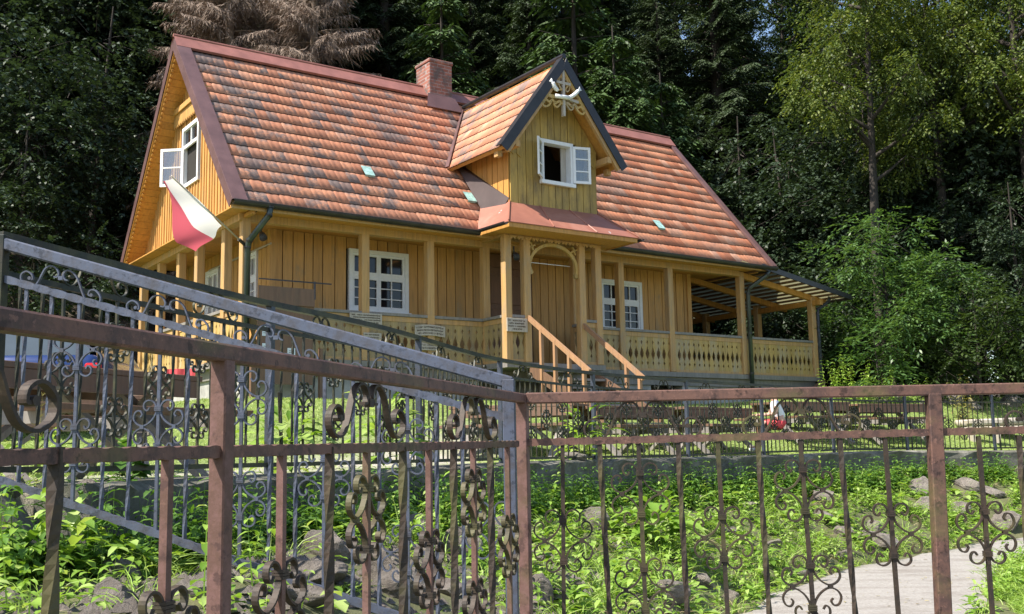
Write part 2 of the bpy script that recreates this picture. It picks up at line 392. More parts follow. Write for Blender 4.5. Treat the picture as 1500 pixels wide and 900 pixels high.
# the step at the wall line lies inside the wall
nx, ny = len(gx), len(gy)
idx = np.arange(nx * ny).reshape(ny, nx)
F = np.stack([idx[:-1, :-1], idx[:-1, 1:], idx[1:, 1:], idx[1:, :-1]], -1).reshape(-1, 4)
ground = np_mesh('ground', np.stack([GX, GY, GZ], -1).reshape(-1, 3), F, MT['ground'], None, True)
tag(ground, 'grassy terrace and overgrown bank rising into the wooded slope', 'ground', kind='structure')
S_ = wall_sd(GX, GY); e_ = -((GX - HO.x) * LV.x + (GY - HO.y) * LV.y)
grass_z = np.where(S_ > 0, sstep(.1, .5, S_) * (1 - sstep(-6, -9, e_)), .25)
u_ = (GX - HO.x) * LU.x + (GY - HO.y) * LU.y
grav = np.where(S_ > 0, (1 - sstep(-.7, .2, GX)) * (1 - sstep(2.2, 4.2, S_)), 0)
grav = np.clip(grav * (.75 + .5 * np.sin(GX * 2.1 + GY * 1.7) * np.sin(GY * 2.9)), 0, 1)
ca = ground.data.color_attributes.new('zone', 'FLOAT_COLOR', 'POINT')
ca.data.foreach_set('color', np.stack([grass_z, grav, grav * 0, grav * 0 + 1], -1).astype(np.float32).ravel())

# path: a sheet a few mm over the flat foot of the bank
pe = [(1500, 787), (1400, 803), (1350, 814), (1290, 824), (1230, 838), (1150, 866), (1085, 897)]
far = [atz(x, y, -1.494) for x, y in pe]
far = [far[0] + Vector((14, 9, 0)), far[0] + Vector((5, 3.4, 0))] + far + [Vector((1.2, 8.2, -1.494)), Vector((.6, 6.6, -1.494)), Vector((.5, 5.0, -1.494)), Vector((-.2, 1.5, -1.494))]
near = [atz(1500, 819, -1.494), atz(1462, 846, -1.494), atz(1440, 873, -1.494), atz(1432, 900, -1.494)]
near = [near[0] + Vector((14, 9.5, 0)), near[0] + Vector((5, 3.6, 0))] + near + [Vector((3.2, 7.0, -1.494)), Vector((2.9, 5.5, -1.494)), Vector((2.8, 1.5, -1.494))]
fc = catmull(far, 8); nc = catmull(near, 8); N = 60
def resamp(P, n):
    L = [0]
    for a, b in zip(P, P[1:]): L.append(L[-1] + (b - a).length)
    out = []
    for k in range(n):
        t = L[-1] * k / (n - 1); i = max(j for j in range(len(L)) if L[j] <= t + 1e-9); i = min(i, len(P) - 2)
        out.append(P[i].lerp(P[i + 1], (t - L[i]) / (L[i + 1] - L[i])))
    return out
fr, nr = resamp(fc, N), resamp(nc, N); mb = MB()
for i, (a, b) in enumerate(zip(fr, nr)):
    a += (a - b).normalized() * (.06 * math.sin(i * 1.7) + .05 * math.sin(i * 4.1)); b += (b - a).normalized() * (.08 * math.sin(i * 2.3) + .05 * math.sin(i * 5.1))
mb.v = [tuple(p) for a, b in zip(fr, nr) for p in (a, b)]
mb.f = [(2 * i, 2 * i + 1, 2 * i + 3, 2 * i + 2) for i in range(N - 1)]; mb.mi = [0] * (N - 1)
tag(mb.build('path', MT['path']), 'pale gravel path at the foot of the bank', 'path', kind='structure')

# retaining wall under the long fence
mb = MB(); pts = catmull([Vector((x, y, 0)) for x, y in WL], 10)
NP = len(pts)
for i, p in enumerate(pts):
    d = (pts[min(i + 1, NP - 1)] - pts[max(i - 1, 0)]).normalized(); n = Vector((-d.y, d.x, 0))  # toward terrace
    zt = tz(*(p + n * .2).xy) + .02
    j1 = .015 * math.sin(i * 1.9) + .01 * math.sin(i * 5.3)
    for off, z in ((-.06 + j1, -1.6), (-.05 + j1, zt - .12), (-.07 - j1, zt - .02 + j1), (.0, zt + .012), (.26, zt + .008), (.28, -1.6)):
        q = p + n * off; mb.v.append((q.x, q.y, z))
for i in range(NP - 1):
    for k in range(5): mb.f.append((i * 6 + k, i * 6 + k + 1, i * 6 + 7 + k, i * 6 + 6 + k)); mb.mi.append(0)
wallo = mb.build('retaining_wall', MT['wall']); tag(wallo, 'low grey concrete retaining wall with a worn top under the dark fence', 'wall')


# ================================================================== HOUSE
L, W_, HR = 12.66, 6.45, 3.72; VR = W_ / 2; KS = HR / VR; FL = -2.43
house = empty('timber_house', H(0, 0, FL), 'ochre timber villa with a red tiled gable roof, a dormer and carved verandas', 'house')
SL = math.hypot(VR, HR)
def roofpt(u, s, n=0, back=False):
    """s = distance up the slope from the eave, n = height off the slope"""
    c, si = VR / SL, HR / SL
    v = s * c - n * si; ww = s * si + n * c
    if back: v = W_ - v
    return H(u, v, ww)
def kick(s):  # slight bell-cast at the rear eave
    return 0
# roof deck
mb = MB()
for bk in (False, True):
    a = [roofpt(.03, 0, -.02, bk), roofpt(L - .03, 0, -.02, bk), roofpt(L - .03, SL, -.02, bk), roofpt(.03, SL, -.02, bk)]
    b = [roofpt(.03, 0, -.1, bk), roofpt(L - .03, 0, -.1, bk), roofpt(L - .03, SL - .09, -.1, bk), roofpt(.03, SL - .09, -.1, bk)]
    o = (1, -1)[bk]
    fs = [(0, 1, 2, 3), (7, 6, 5, 4), (0, 4, 5, 1), (2, 6, 7, 3), (1, 5, 6, 2), (3, 7, 4, 0)]
    mb.add(a + b, fs)
roof = mb.build('roof', MT['soffit'], house)
# rear soffit lining seen below the left verge
DU = 6.2
def tiles(name, ptf, u0, u1, s0, s1, ncourse, tw, mat, parent, keep=None, amp=.0052, seed=1):
    r = np.random.RandomState(seed); nt_ = int(round((u1 - u0) / tw)); tw = (u1 - u0) / nt_; ch = (s1 - s0) / ncourse
    prof = [(0, 0), (.08, .7), (.2, 1), (.34, .55), (.46, .1), (.56, .55), (.72, 1), (.88, .6), (1, 0)]
    V = []; Fc = []; Fe = []
    for c in range(ncourse):
        sb = s0 + c * ch - .035; st = s0 + (c + 1) * ch + .03
        for k in range(nt_):
            ua = u0 + k * tw + r.uniform(-.003, .003); uc = ua + tw / 2; smid = s0 + (c + .5) * ch
            if keep and not keep(uc, smid): continue
            jb = r.uniform(-.012, .012); jn = r.uniform(0, .008); base = len(V)
            for (s_, n0) in ((sb + jb, .017 + jn * .5), (st, .002)):
                for (x, h) in prof: V.append(ptf(ua + x * (tw + .004), s_, n0 + h * amp * 1.5))
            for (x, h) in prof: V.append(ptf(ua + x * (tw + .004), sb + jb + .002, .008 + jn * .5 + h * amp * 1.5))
            m = len(prof)
            for i in range(m - 1):
                Fc.append((base + i, base + i + 1, base + m + i + 1, base + m + i))
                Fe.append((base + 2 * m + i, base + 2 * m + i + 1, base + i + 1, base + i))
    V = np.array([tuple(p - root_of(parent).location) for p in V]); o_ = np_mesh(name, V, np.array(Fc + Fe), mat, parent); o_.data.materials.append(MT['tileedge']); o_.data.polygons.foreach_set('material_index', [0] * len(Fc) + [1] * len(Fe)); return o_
mb = MB()
for bk in (False, True): mb.add([roofpt(.2, .0, -.008, bk), roofpt(L - .1, .0, -.008, bk), roofpt(L - .1, SL - .1, -.008, bk), roofpt(.2, SL - .1, -.008, bk)], [(0, 1, 2, 3)])
mb.build('gap_shade_sheet', MT['interior'], roof)  # added near-black sheet: paints the gaps under the tile lips dark as shade
def keep_front(u, s):
    v = s * VR / SL; ww = v * KS
    if abs(u - DU) < 1.0 and ww < 3.3 - 1.33 * abs(u - DU) - .05: return False
    if 4.85 < u < 7.6 and v < .12: return False
    return True
# tile mesh local frame: coordinates along the house for the weathering gradient need object X ~ along eave, so rotate
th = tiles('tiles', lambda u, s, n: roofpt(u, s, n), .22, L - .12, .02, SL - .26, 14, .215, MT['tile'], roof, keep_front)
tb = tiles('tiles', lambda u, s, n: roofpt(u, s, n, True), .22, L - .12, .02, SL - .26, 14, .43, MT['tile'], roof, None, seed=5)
# verge flashings
def verge(u_in, u_out, bk):
    mb = MB(); P = [roofpt(u_out, -.06, .075, bk), roofpt(u_in, -.06, .075, bk), roofpt(u_in, SL + (.0), .075, bk), roofpt(u_out, SL, .075, bk)]
    mb.add(P, [(0, 1, 2, 3)])
    Q = [roofpt(u_out, -.06, .075, bk), roofpt(u_out, SL, .075, bk), roofpt(u_out, SL - .1, -.09, bk), roofpt(u_out, -.06, -.09, bk)]
    mb.add(Q, [(0, 1, 2, 3)])
    mb.add([P[1], P[2], roofpt(u_in, SL, .02, bk), roofpt(u_in, -.06, .02, bk)], [(0, 1, 2, 3)])
    o = mb.build('verge_flashing', MT['verge'], roof); m = o.modifiers.new('s', 'SOLIDIFY'); m.thickness = .01; m.offset = 1; return o
for bk in (False, True):
    verge(.24, -.02, bk); verge(L - .12, L + .02, bk)
mb = MB()
for bk in (False, True):
    mb.add([roofpt(-.02, SL - .25, .09, bk), roofpt(L + .02, SL - .25, .09, bk), roofpt(L + .02, SL + .06, .1, bk), roofpt(-.02, SL + .06, .1, bk)], [(0, 1, 2, 3)])
    mb.add([roofpt(-.02, SL - .25, .09, bk), roofpt(L + .02, SL - .25, .09, bk), roofpt(L + .02, SL - .25, .04, bk), roofpt(-.02, SL - .25, .04, bk)], [(0, 1, 2, 3)])
mb.tube([H(-.02, VR, HR + .14), H(L + .02, VR, HR + .14)], .035, 8)
mb.build('ridge_cap', MT['ridge'], roof)
# glass tiles
for (px, py) in ((535, 246), (684, 284), (961, 325)):
    d = ray(px, py); n = (LV * -KS + UP); P = d * (n.dot(HO + n.normalized() * .07) / n.dot(d)) - HO
    u = P.dot(LU); s = P.dot(LV) * SL / VR
    mb = MB(); mb.add([roofpt(u - .08, s - .16, .085), roofpt(u + .12, s - .16, .085), roofpt(u + .12, s + .13, .075), roofpt(u - .08, s + .13, .075)], [(0, 1, 2, 3)])
    mb.add([roofpt(u - .08, s - .16, .085), roofpt(u + .12, s - .16, .085), roofpt(u + .12, s - .16, .04), roofpt(u - .08, s - .16, .04)], [(0, 1, 2, 3)])
    if 'skyglass' not in MT:
        MT['skyglass'] = plain_mat('pale_glass_tile', (.30, .48, .44), .12, 0, .4, 14, 0)
    mb.build('glass_tile', MT['skyglass'], roof)
# chimney
mb = MB(); mb.hbox(5.38, 5.95, 2.92, 3.5, 3.2, 4.42); mb.hbox(5.36, 5.97, 2.90, 3.52, 4.34, 4.42 + .002)
ch = mb.build('chimney', MT['brick'], house, bevel=.012)
mb = MB(); mb.hbox(5.45, 5.88, 2.99, 3.43, 4.40, 4.425); mb.build('chimney_flue', MT['interior'], ch)
mb = MB()
mb.add([H(5.2, 2.72, 2.72 * KS + .12), H(6.1, 2.72, 2.72 * KS + .12), H(6.0, 2.9, 3.62), H(5.33, 2.9, 3.62)], [(0, 1, 2, 3)])
mb.add([H(5.33, 2.9, 3.62), H(6.0, 2.9, 3.62), H(6.0, 2.9, 3.40), H(5.33, 2.9, 3.40)], [(0, 1, 2, 3)])
mb.build('flashing', MT['verge'], ch)

# board walls ------------------------------------------------------
def boards(mb, ptf, a0, a1, top, bot, r, wmin=.17, wmax=.24, th=.024, gap=.017, batten=0, hole=None):
    """vertical boards along coordinate a; top/bot may be functions of a; ptf(a, depth, w)"""
    a = a0
    while a < a1 - .03:
        b = min(a1, a + r.uniform(wmin, wmax))
        if a1 - b < .08: b = a1
        t = r.uniform(0, .006); T = top if callable(top) else (lambda x: top); B = bot if callable(bot) else (lambda x: bot)
        segs = [(None, None)]
        spans = [(lambda x: B(x), lambda x: T(x))]
        if hole:
            for (h0, h1, hb, ht) in hole:
                if b > h0 + .02 and a < h1 - .02: spans = [(lambda x: B(x), lambda x, hb=hb: hb), (lambda x, ht=ht: ht, lambda x: T(x))]
        g = gap / 2
        for fb, ft in spans:
            q = [(a + g, fb(a + g)), (b - g, fb(b - g)), (b - g, ft(b - g)), (a + g, ft(a + g))]
            mid = None
            ext = ptf(a, t + th, 0) - ptf(a, 0, 0)
            mb.prism([ptf(x, 0, z) for x, z in q], ext)
            if batten:
                c = b; q = [(c - batten / 2, fb(c)), (c + batten / 2, fb(c)), (c + batten / 2, ft(min(c, a1))), (c - batten / 2, ft(min(c, a1)))]
                mb.prism([ptf(x, t + th, z) for x, z in q], ext * .8)
        a = b
r = random.Random(3)
VW, UW, UE = 1.4, 1.25, 11.3   # front wall plane, left wall plane, right end
WIN1 = (2.72, 3.96, -1.42, -.28); WIN2 = (8.66, 9.86, -1.50, -.38)
def sub(ww, x): return ww
# core so nothing is see-through
mb = MB(); mb.hbox(UW + .03, UE - .03, VW + .05, W_ - .4, FL, -.06); mb.build('wall_core', MT['interior'], house)
mb = MB()
pf = lambda a, dpt, ww: H(a, VW - dpt, ww)
boards(mb, pf, UW, 5.62, -.08, FL, r, hole=[(WIN1[0] - .0, WIN1[1], WIN1[2], WIN1[3])])
mb.build('front_wall', MT['board'], house); mb = MB()
boards(mb, pf, 6.86, UE, -.08, FL, r, hole=[(WIN2[0], WIN2[1], WIN2[2], WIN2[3])])
mb.build('front_wall', MT['board'], house)
mb = MB(); pl = lambda a, dpt, ww: H(UW - dpt, a, ww)
GW = [(2.0, 2.75, -1.5, -.35), (4.0, 4.75, -1.5, -.35)]
boards(mb, pl, VW, W_ - .4, -.08, FL, r, hole=GW)
mb.build('side_wall', MT['board'], house)
mb = MB(); boards(mb, lambda a, dpt, ww: H(UE + dpt, a, ww), VW, W_ - .4, -.08, FL, r); mb.build('side_wall', MT['board'], house)
mb = MB(); boards(mb, lambda a, dpt, ww: H(a, W_ - .4 + dpt, ww), UW, UE, -.08, FL, r, .3, .4); mb.build('rear_wall', MT['board'], house)
# corner trims
for (u, v) in ((UW, VW), (UE, VW)):
    mb = MB(); mb.hbox(u - .06, u + .06, v - .06, v + .06, FL, -.07); mb.build('corner_post', MT['board'], house)
# recessed doorway
mb = MB(); mb.hbox(5.66, 5.80, VW - .05, VW + .1, FL, -.1); mb.hbox(6.72, 6.84, VW - .05, VW + .1, FL, -.1); mb.hbox(5.80, 6.72, VW - .05, VW + .1, -.36, -.1)
dfr = mb.build('door_frame', MT['door'], house)
mb = MB(); mb.hbox(5.80, 6.72, VW, VW + .05, FL, -.36)
dr = mb.build('door', MT['door'], house)
for (u0, u1) in ((5.85, 6.22), (6.30, 6.67)):
    for (w0, w1) in ((-2.3, -1.75), (-1.65, -1.2), (-1.1, -.5)):
        mb = MB(); mb.hbox(u0, u1, VW - .018, VW - .001, w0, w1); mb.build('door_panel', MT['door'], dr, bevel=.008)
mb = MB(); mb.tube([H(6.34, VW - .05, -1.38), H(6.40, VW - .05, -1.38)], .012); mb.tube([H(6.26, VW, -1.38), H(6.26, VW - .06, -1.38), H(6.36, VW - .06, -1.38)], .012); mb.build('door_handle', MT['steel'], dr)

def window(parent, ptf, a0, a1, w0, w1, cols=2, transom=.36, label=None):
    """two-leaf window: ptf(a, depth_out, w)"""
    ax = ptf(1, 0, 0) - ptf(0, 0, 0); dx = ptf(0, 1, 0) - ptf(0, 0, 0)
    def bx(m, a, b, d0, d1, z0, z1):
        c = ptf((a + b) / 2, (d0 + d1) / 2, (z0 + z1) / 2); m.obox(c, ax * (b - a) / 2, dx * (d1 - d0) / 2, UP * (z1 - z0) / 2)
    m = MB(); t = .075
    bx(m, a0, a0 + t, -.02, .055, w0, w1); bx(m, a1 - t, a1, -.02, .055, w0, w1); bx(m, a0 + t, a1 - t, -.02, .055, w1 - t, w1); bx(m, a0 + t, a1 - t, -.02, .055, w0, w0 + .05)
    bx(m, a0 - .03, a1 + .03, -.02, .10, w0 - .045, w0 - .001)
    fr = m.build('window', MT['white'], parent)
    m = MB(); bx(m, a0 + t * .5, a1 - t * .5, -.03, -.012, w0 + .03, w1 - .03); m.build('pane', MT['glass'], fr)
    m = MB(); ia, ib = a0 + t, a1 - t; mid = (ia + ib) / 2; zt = w1 - t - (w1 - w0) * transom; s = .042
    bx(m, ia, ib, -.008, .035, zt - .028, zt + .028)
    for (p, q) in ((ia, mid), (mid, ib)):
        for (z0, z1, rows) in ((w0 + .05, zt - .028, 2), (zt + .028, w1 - t, 0)):
            bx(m, p + .002, p + s, -.008, .03, z0, z1); bx(m, q - s, q - .002, -.008, .03, z0, z1)
            bx(m, p + s, q - s, -.008, .03, z0 + .001, z0 + s); bx(m, p + s, q - s, -.008, .03, z1 - s, z1 - .001)
            c = (p + q) / 2; bx(m, c - .009, c + .009, -.008, .02, z0 + s, z1 - s)
            for k in range(1, rows + 1):
                z = z0 + (z1 - z0) * k / (rows + 1); bx(m, p + s, c - .009, -.008, .019, z - .009, z + .009); bx(m, c + .009, q - s, -.008, .019, z - .009, z + .009)
    m.build('sash', MT['white'], fr)
    return fr
window(house, pf, *[WIN1[0], WIN1[1], WIN1[2], WIN1[3]]); window(house, pf, *[WIN2[0], WIN2[1], WIN2[2], WIN2[3]])
for g in GW: window(house, pl, g[0], g[1], g[2], g[3])
# floor, ceiling, fascia ------------------------------------------
mb = MB(); mb.hbox(.3, UE + .1, .42, W_ - .2, FL - .10, FL); mb.hbox(5.0, 7.3, -.38, .42, FL - .10, FL); mb.hbox(UE + .1, 14.6, .42, W_ - .2, FL - .1, FL); mb.build('veranda_floor', MT['greywood'], house)
mb = MB(); a = .02
while a < W_ - .05:
    b = a + .16
    mb.hbox(.05, L - .05, a + .003, b - .003, -.078 + (.0), -.055 + .001 * (int(a * 10) % 3)); a = b
ceil = mb.build('veranda_ceiling', MT['soffit'], house)
mb = MB(); mb.hbox(.0, L, -.02, .02, -.12, -.0); mb.hbox(.3, UE + .7, .42, .58, -.20, -.08); mb.hbox(.30, .48, .58, W_, -.2, -.08); mb.build('eave_beam', MT['post'], house)
# foundation
mb = MB(); mb.hbox(.42, 14.5, .5, .62, FL - .28, FL - .102); mb.hbox(.42, .55, .62, W_ - .3, FL - .28, FL - .102); mb.hbox(14.38, 14.5, .62, W_ - .3, FL - .28, FL - .102); mb.build('sill_beam', MT['greywood'], house)
mb = MB()
for (a, b) in ((.45, 3.5), (3.9, 5.0), (7.4, 9.3), (10.2, 14.45)): mb.hbox(a, b, .56, .8, FL - 1.6, FL - .282)
mb.hbox(.47, .7, .8, W_ - .4, FL - 1.6, FL - .282); mb.hbox(14.25, 14.47, .8, W_ - .4, FL - 1.6, FL - .282); mb.hbox(1.0, 14.0, 1.5, 1.7, FL - 1.6, FL - .11)
mb.build('foundation', MT['concrete'], house)
# posts ------------------------------------------------------------
def post(u, v, w0=FL, w1=-.09, t=.075, mat='post'):
    m = MB(); m.hbox(u - t, u + t, v - t, v + t, w0 + .002, w1); return m.build('post', MT[mat], house, bevel=.012)
VP = [(.42, .5), (2.59, .5), (3.91, .5), (5.13, .5), (7.27, .5), (8.47, .5), (9.86, .5), (12.07, .5)]
for p in VP: post(*p)
for p in ((5.07, -.3), (5.5, -.3), (6.8, -.3), (7.2, -.3)): post(*p)
for v in (1.3, 2.7, 3.75, 5.0, 6.2): post(.4, v)
for p in ((14.5, .5, FL, -.50), (14.5, 2.2, FL, -.50), (14.5, 4.0, FL, -.50), (14.5, 6.0, FL, -.50), (12.07, 2.3, FL, -.2), (12.07, 4.2, FL, -.2), (12.07, 6.0, FL, -.2)): post(*p)
# carved balustrades -----------------------------------------------
PROF = [(0, .5), (.13, .5), (.16, .40), (.19, .34), (.22, .40), (.25, .5), (.31, .46), (.40, .24), (.46, .16), (.52, .22), (.64, .44), (.70, .5), (.75, .5), (.78, .40), (.81, .34), (.84, .40), (.87, .5), (1, .5)]
RT = -1.59
def balustrade(A, B, mat='balu', railmat='post', pitch=.15, name='balustrade', w0=FL + .04, w1=RT - .10):
    """A,B (u,v)"""
    PA, PB = H(A[0], A[1], 0), H(B[0], B[1], 0); d = (PB - PA); Ln = d.length; d.normalize(); nrm = Vector((d.y, -d.x, 0))
    n = max(1, int(round(Ln / pitch))); pt = Ln / n; m = MB()
    for k in range(n):
        c = PA + d * (pt * (k + .5)); hw = pt * .985
        L_ = [c - d * (hw * f) + UP * (w0 + (w1 - w0) * t) for t, f in PROF]; R_ = [c + d * (hw * f) + UP * (w0 + (w1 - w0) * t) for t, f in PROF]
        off = nrm * (rnd.uniform(-.004, .004)); m.prism([p + off for p in L_ + R_[::-1]], nrm * .022)
    o = m.build(name, MT[mat], house)
    m = MB(); m.beam(PA + UP * (RT - .0), PB + UP * (RT - .0), .13, .05); m.build('handrail', MT['greywood'], o)
    m = MB(); m.beam(PA + UP * (RT - .075), PB + UP * (RT - .075), .07, .09); m.beam(PA + UP * (FL + .03), PB + UP * (FL + .03), .06, .055); m.build('rail', MT[railmat], o)
    return o
seq = [(.5, 2.52), (2.66, 3.84), (3.98, 5.06)]
for a, b in seq: balustrade((a, .5), (b, .5), 'balu_old')
balustrade((7.34, .5), (8.40, .5), 'balu_old'); balustrade((8.54, .5), (9.79, .5), 'balu'); balustrade((9.93, .5), (12.0, .5), 'balu'); balustrade((12.14, .5), (14.43, .5), 'balu')
balustrade((5.07, .43), (5.07, -.22), 'balu_old'); balustrade((5.14, -.3), (5.43, -.3), 'balu_old'); balustrade((6.87, -.3), (7.13, -.3), 'balu_old'); balustrade((7.2, -.22), (7.2, .43), 'balu_old')
for a, b in ((.57, 1.23), (1.37, 2.63), (2.77, 3.68), (3.82, 4.93), (5.07, 6.13)): balustrade((.4, b), (.4, a), 'balu')
balustrade((14.5, .57), (14.5, 2.13), 'balu'); balustrade((14.5, 2.27), (14.5, 3.93), 'balu'); balustrade((14.5, 4.07), (14.5, 5.93), 'balu')
# entrance arch
mb = MB(); c = H(6.15, -.3, -.62); arc = []
for k in range(25):
    t = math.pi * (k / 24); arc.append(c + LU * (-.56 * math.cos(t)) + UP * (.44 * math.sin(t)))
arc = [c + LU * -.52 - UP * .12, c + LU * -.55 - UP * .05] + arc + [c + LU * .55 - UP * .05, c + LU * .52 - UP * .12]
mb.ribbon(arc, LV, .05, .06)
for sx in (-1, 1):
    cc = c + LU * (.50 * sx) + UP * .37
    for k in range(4):
        t = math.pi * k / 2 + .4; mb.beam(cc, cc + (LU * math.cos(t) + UP * math.sin(t)) * .085, .03, .045, LV)
    mb.tube([cc - LV * .02, cc + LV * .02], .035, 8)
    cc = c + LU * (-.53 * sx) - UP * .12; mb.tube([cc - LV * .03, cc + LV * .03], .045, 8)
mb.build('arch', MT['balu'], house)
mb = MB(); mb.hbox(5.0, 7.27, -.36, -.24, -.12, -.02); mb.hbox(5.0, 5.14, -.24, .5, -.12, -.02); mb.hbox(7.13, 7.27, -.24, .5, -.12, -.02)
k = 0; a = 5.1
while a < 7.1:
    mb.prism([H(a, -.39, -.10), H(a + .16, -.39, -.10), H(a + .12, -.39, -.17), H(a + .08, -.39, -.13), H(a + .04, -.39, -.17)], LV * .022); a += .17
mb.build('porch_frieze', MT['post'], house)

# porch skirt roof -------------------------------------------------
sk = [H(4.66, .02, .03), H(4.68, -.97, -.0), H(5.17, -.31, .55), H(5.17, .62, .84), H(7.75, .02, .03), H(7.73, -.97, 0), H(7.26, -.31, .55), H(7.26, .62, .84)]
mb = MB(); mb.add(sk, [(1, 5, 6, 2), (0, 1, 2, 3), (5, 4, 7, 6)])
skirt = mb.build('porch_roof', MT['skirt'], house); m = skirt.modifiers.new('s', 'SOLIDIFY'); m.thickness = .02; m.offset = -1
mb = MB()
def edge(a, b, r_=.022): mb.tube([a, b], r_, 6)
edge(sk[1] + UP * .02, sk[2] + UP * .02, .014); edge(sk[5] + UP * .02, sk[6] + UP * .02, .014)
for t in (.33, .66):
    edge(sk[1].lerp(sk[5], t) + UP * .01, sk[2].lerp(sk[6], t) + UP * .01, .012)
mb.build('seam', MT['skirt'], skirt)
mb = MB(); mb.hbox(4.70, 7.71, -.95, -.93, -.09, -.01); mb.hbox(4.70, 4.72, -.93, 0, -.09, -.0); mb.hbox(7.69, 7.71, -.93, 0, -.09, 0); mb.hbox(4.72, 7.69, -.93, -.37, -.075, -.055)
mb.hbox(4.72, 5.0, -.37, .0, -.075, -.055); mb.hbox(7.28, 7.69, -.37, .0, -.075, -.055)
mb.build('fascia', MT['soffit'], skirt)
# gutters ----------------------------------------------------------
def gutter(A, B, parent, r_=.07):
    d = (B - A).normalized(); x = d.cross(UP).normalized(); m = MB(); n = 9
    for P in (A, B):
        for k in range(n):
            t = math.pi + math.pi * k / (n - 1); m.v.append(tuple(P + x * math.cos(t) * r_ + UP * math.sin(t) * r_))
    for k in range(n - 1): m.f.append((k, k + 1, n + k + 1, n + k)); m.mi.append(0)
    for q in (-1, 1): m.tube([A + x * r_ * q, B + x * r_ * q], .009, 5)
    o = m.build('gutter', MT['gutter'], parent); s = o.modifiers.new('s', 'SOLIDIFY'); s.thickness = .006; return o
gutter(H(.0, -.07, -.0), H(4.64, -.07, -.03), house); gutter(H(7.80, -.07, -.0), H(L, -.07, -.03), house)
gutter(H(4.60, -.07, -.02), H(4.60, -1.0, -.03), house, .04)
gutter(H(7.80, -1.0, -.02), H(7.80, -.07, -.02), house, .04)
# downspouts
def pipe(pts, r_=.05, mat='downpipe'):
    m = MB(); P = [H(*p) for p in pts]; m.tube(P, r_, 10); o = m.build('downspout', MT[mat], house, smooth=True)
    m = MB()
    for a, b in zip(P, P[1:]):
        n = max(1, int((b - a).length / .8))
        for k in range(n + 1):
            q = a.lerp(b, k / n); d = (b - a).normalized() * .012; m.tube([q - d, q + d], r_ + .008, 10)
    m.build('pipe_clip', MT['gutter'], o); return o
pipe([(.62, -.09, -.05), (.60, -.08, -.18), (.42, .30, -.55), (.42, .38, -.65), (.42, .38, -3.2)])
pipe([(12.45, -.05, -.08), (12.42, -.02, -.2), (12.17, .32, -.48), (12.17, .36, -.6), (12.17, .36, -3.3)])
pipe([(14.95, .30, -.52), (14.9, .32, -.62), (14.62, .40, -.80), (14.60, .40, -.9), (14.60, .40, -3.0)], .04, 'bluepost')
m = MB(); m.beam(H(14.6, .35, -2.55), H(13.0, -.1, -3.1), .10, .10); m.build('drain_chute', MT['brownwood'], house)

# gable wall on the left ------------------------------------------
GU = .42
mb = MB(); g0, g1 = .16, W_ - .16
gt = lambda v: min(v, W_ - v) * KS - .10
GWN = (2.78, 3.74, 1.02, 2.22)
def gpt(a, dpt, ww): return H(GU - dpt, a, ww)
boards(mb, gpt, g0, g1, gt, -.14, r, .13, .18, .022, .012, .035, hole=[(GWN[0], GWN[1], GWN[2], GWN[3])])
mb.build('gable_wall', MT['board'], house)
mb = MB(); mb.hbox(GU + .01, GU + .06, .1, W_ - .1, -.1, .05); mb.add([H(GU + .02, .1, 0), H(GU + .02, W_ - .1, 0), H(GU + .02, VR, HR - .15)], [(0, 1, 2)]); mb.add([H(L - .35, .1, 0), H(L - .35, W_ - .1, 0), H(L - .35, VR, HR - .15)], [(0, 1, 2)])
mb.build('gable_backing', MT['interior'], house)
mb = MB(); boards(mb, lambda a, dpt, ww: H(L - .36 + dpt, a, ww), g0, g1, gt, -.14, r, .3, .4); mb.build('gable_wall', MT['board'], house)
# lower gable trim, window hood
mb = MB(); mb.hbox(GU - .06, GU, .05, W_ - .05, -.16, -.10); mb.build('gable_sill', MT['soffit'], house)
mb = MB(); mb.hbox(GU - .13, GU - .02, 2.25, 4.2, 2.60, 2.64); mb.hbox(GU - .15, GU - .12, 2.25, 4.2, 2.56, 2.66)
a = 2.27
while a < 4.15:
    mb.prism([H(GU - .11, a, 2.6), H(GU - .11, a + .10, 2.6), H(GU - .11, a + .10, 2.36), H(GU - .11, a + .05, 2.30), H(GU - .11, a, 2.36)], LU * .02); a += .105
mb.build('window_hood', MT['board'], house)
# soffit boards with dentil edge under the left verge
mb = MB()
for bk in (False, True):
    s = .05
    while s < SL - .2:
        P = [roofpt(-.0, s, -.105, bk), roofpt(GU, s, -.105, bk), roofpt(GU, s + .145, -.105, bk), roofpt(0, s + .145, -.105, bk)]; n = (P[1] - P[0]).cross(P[3] - P[0]).normalized()
        mb.prism(P, n * (-.012 if not bk else .012)); s += .15
    s = .1
    while s < SL - .2:
        P = [roofpt(.03, s, -.12, bk), roofpt(.07, s, -.12, bk), roofpt(.07, s + .05, -.12, bk), roofpt(.03, s + .05, -.12, bk)]
        mb.prism(P, (roofpt(0, 0, -.04, bk) - roofpt(0, 0, 0, bk))); s += .1
mb.build('verge_soffit', MT['soffit'], house)
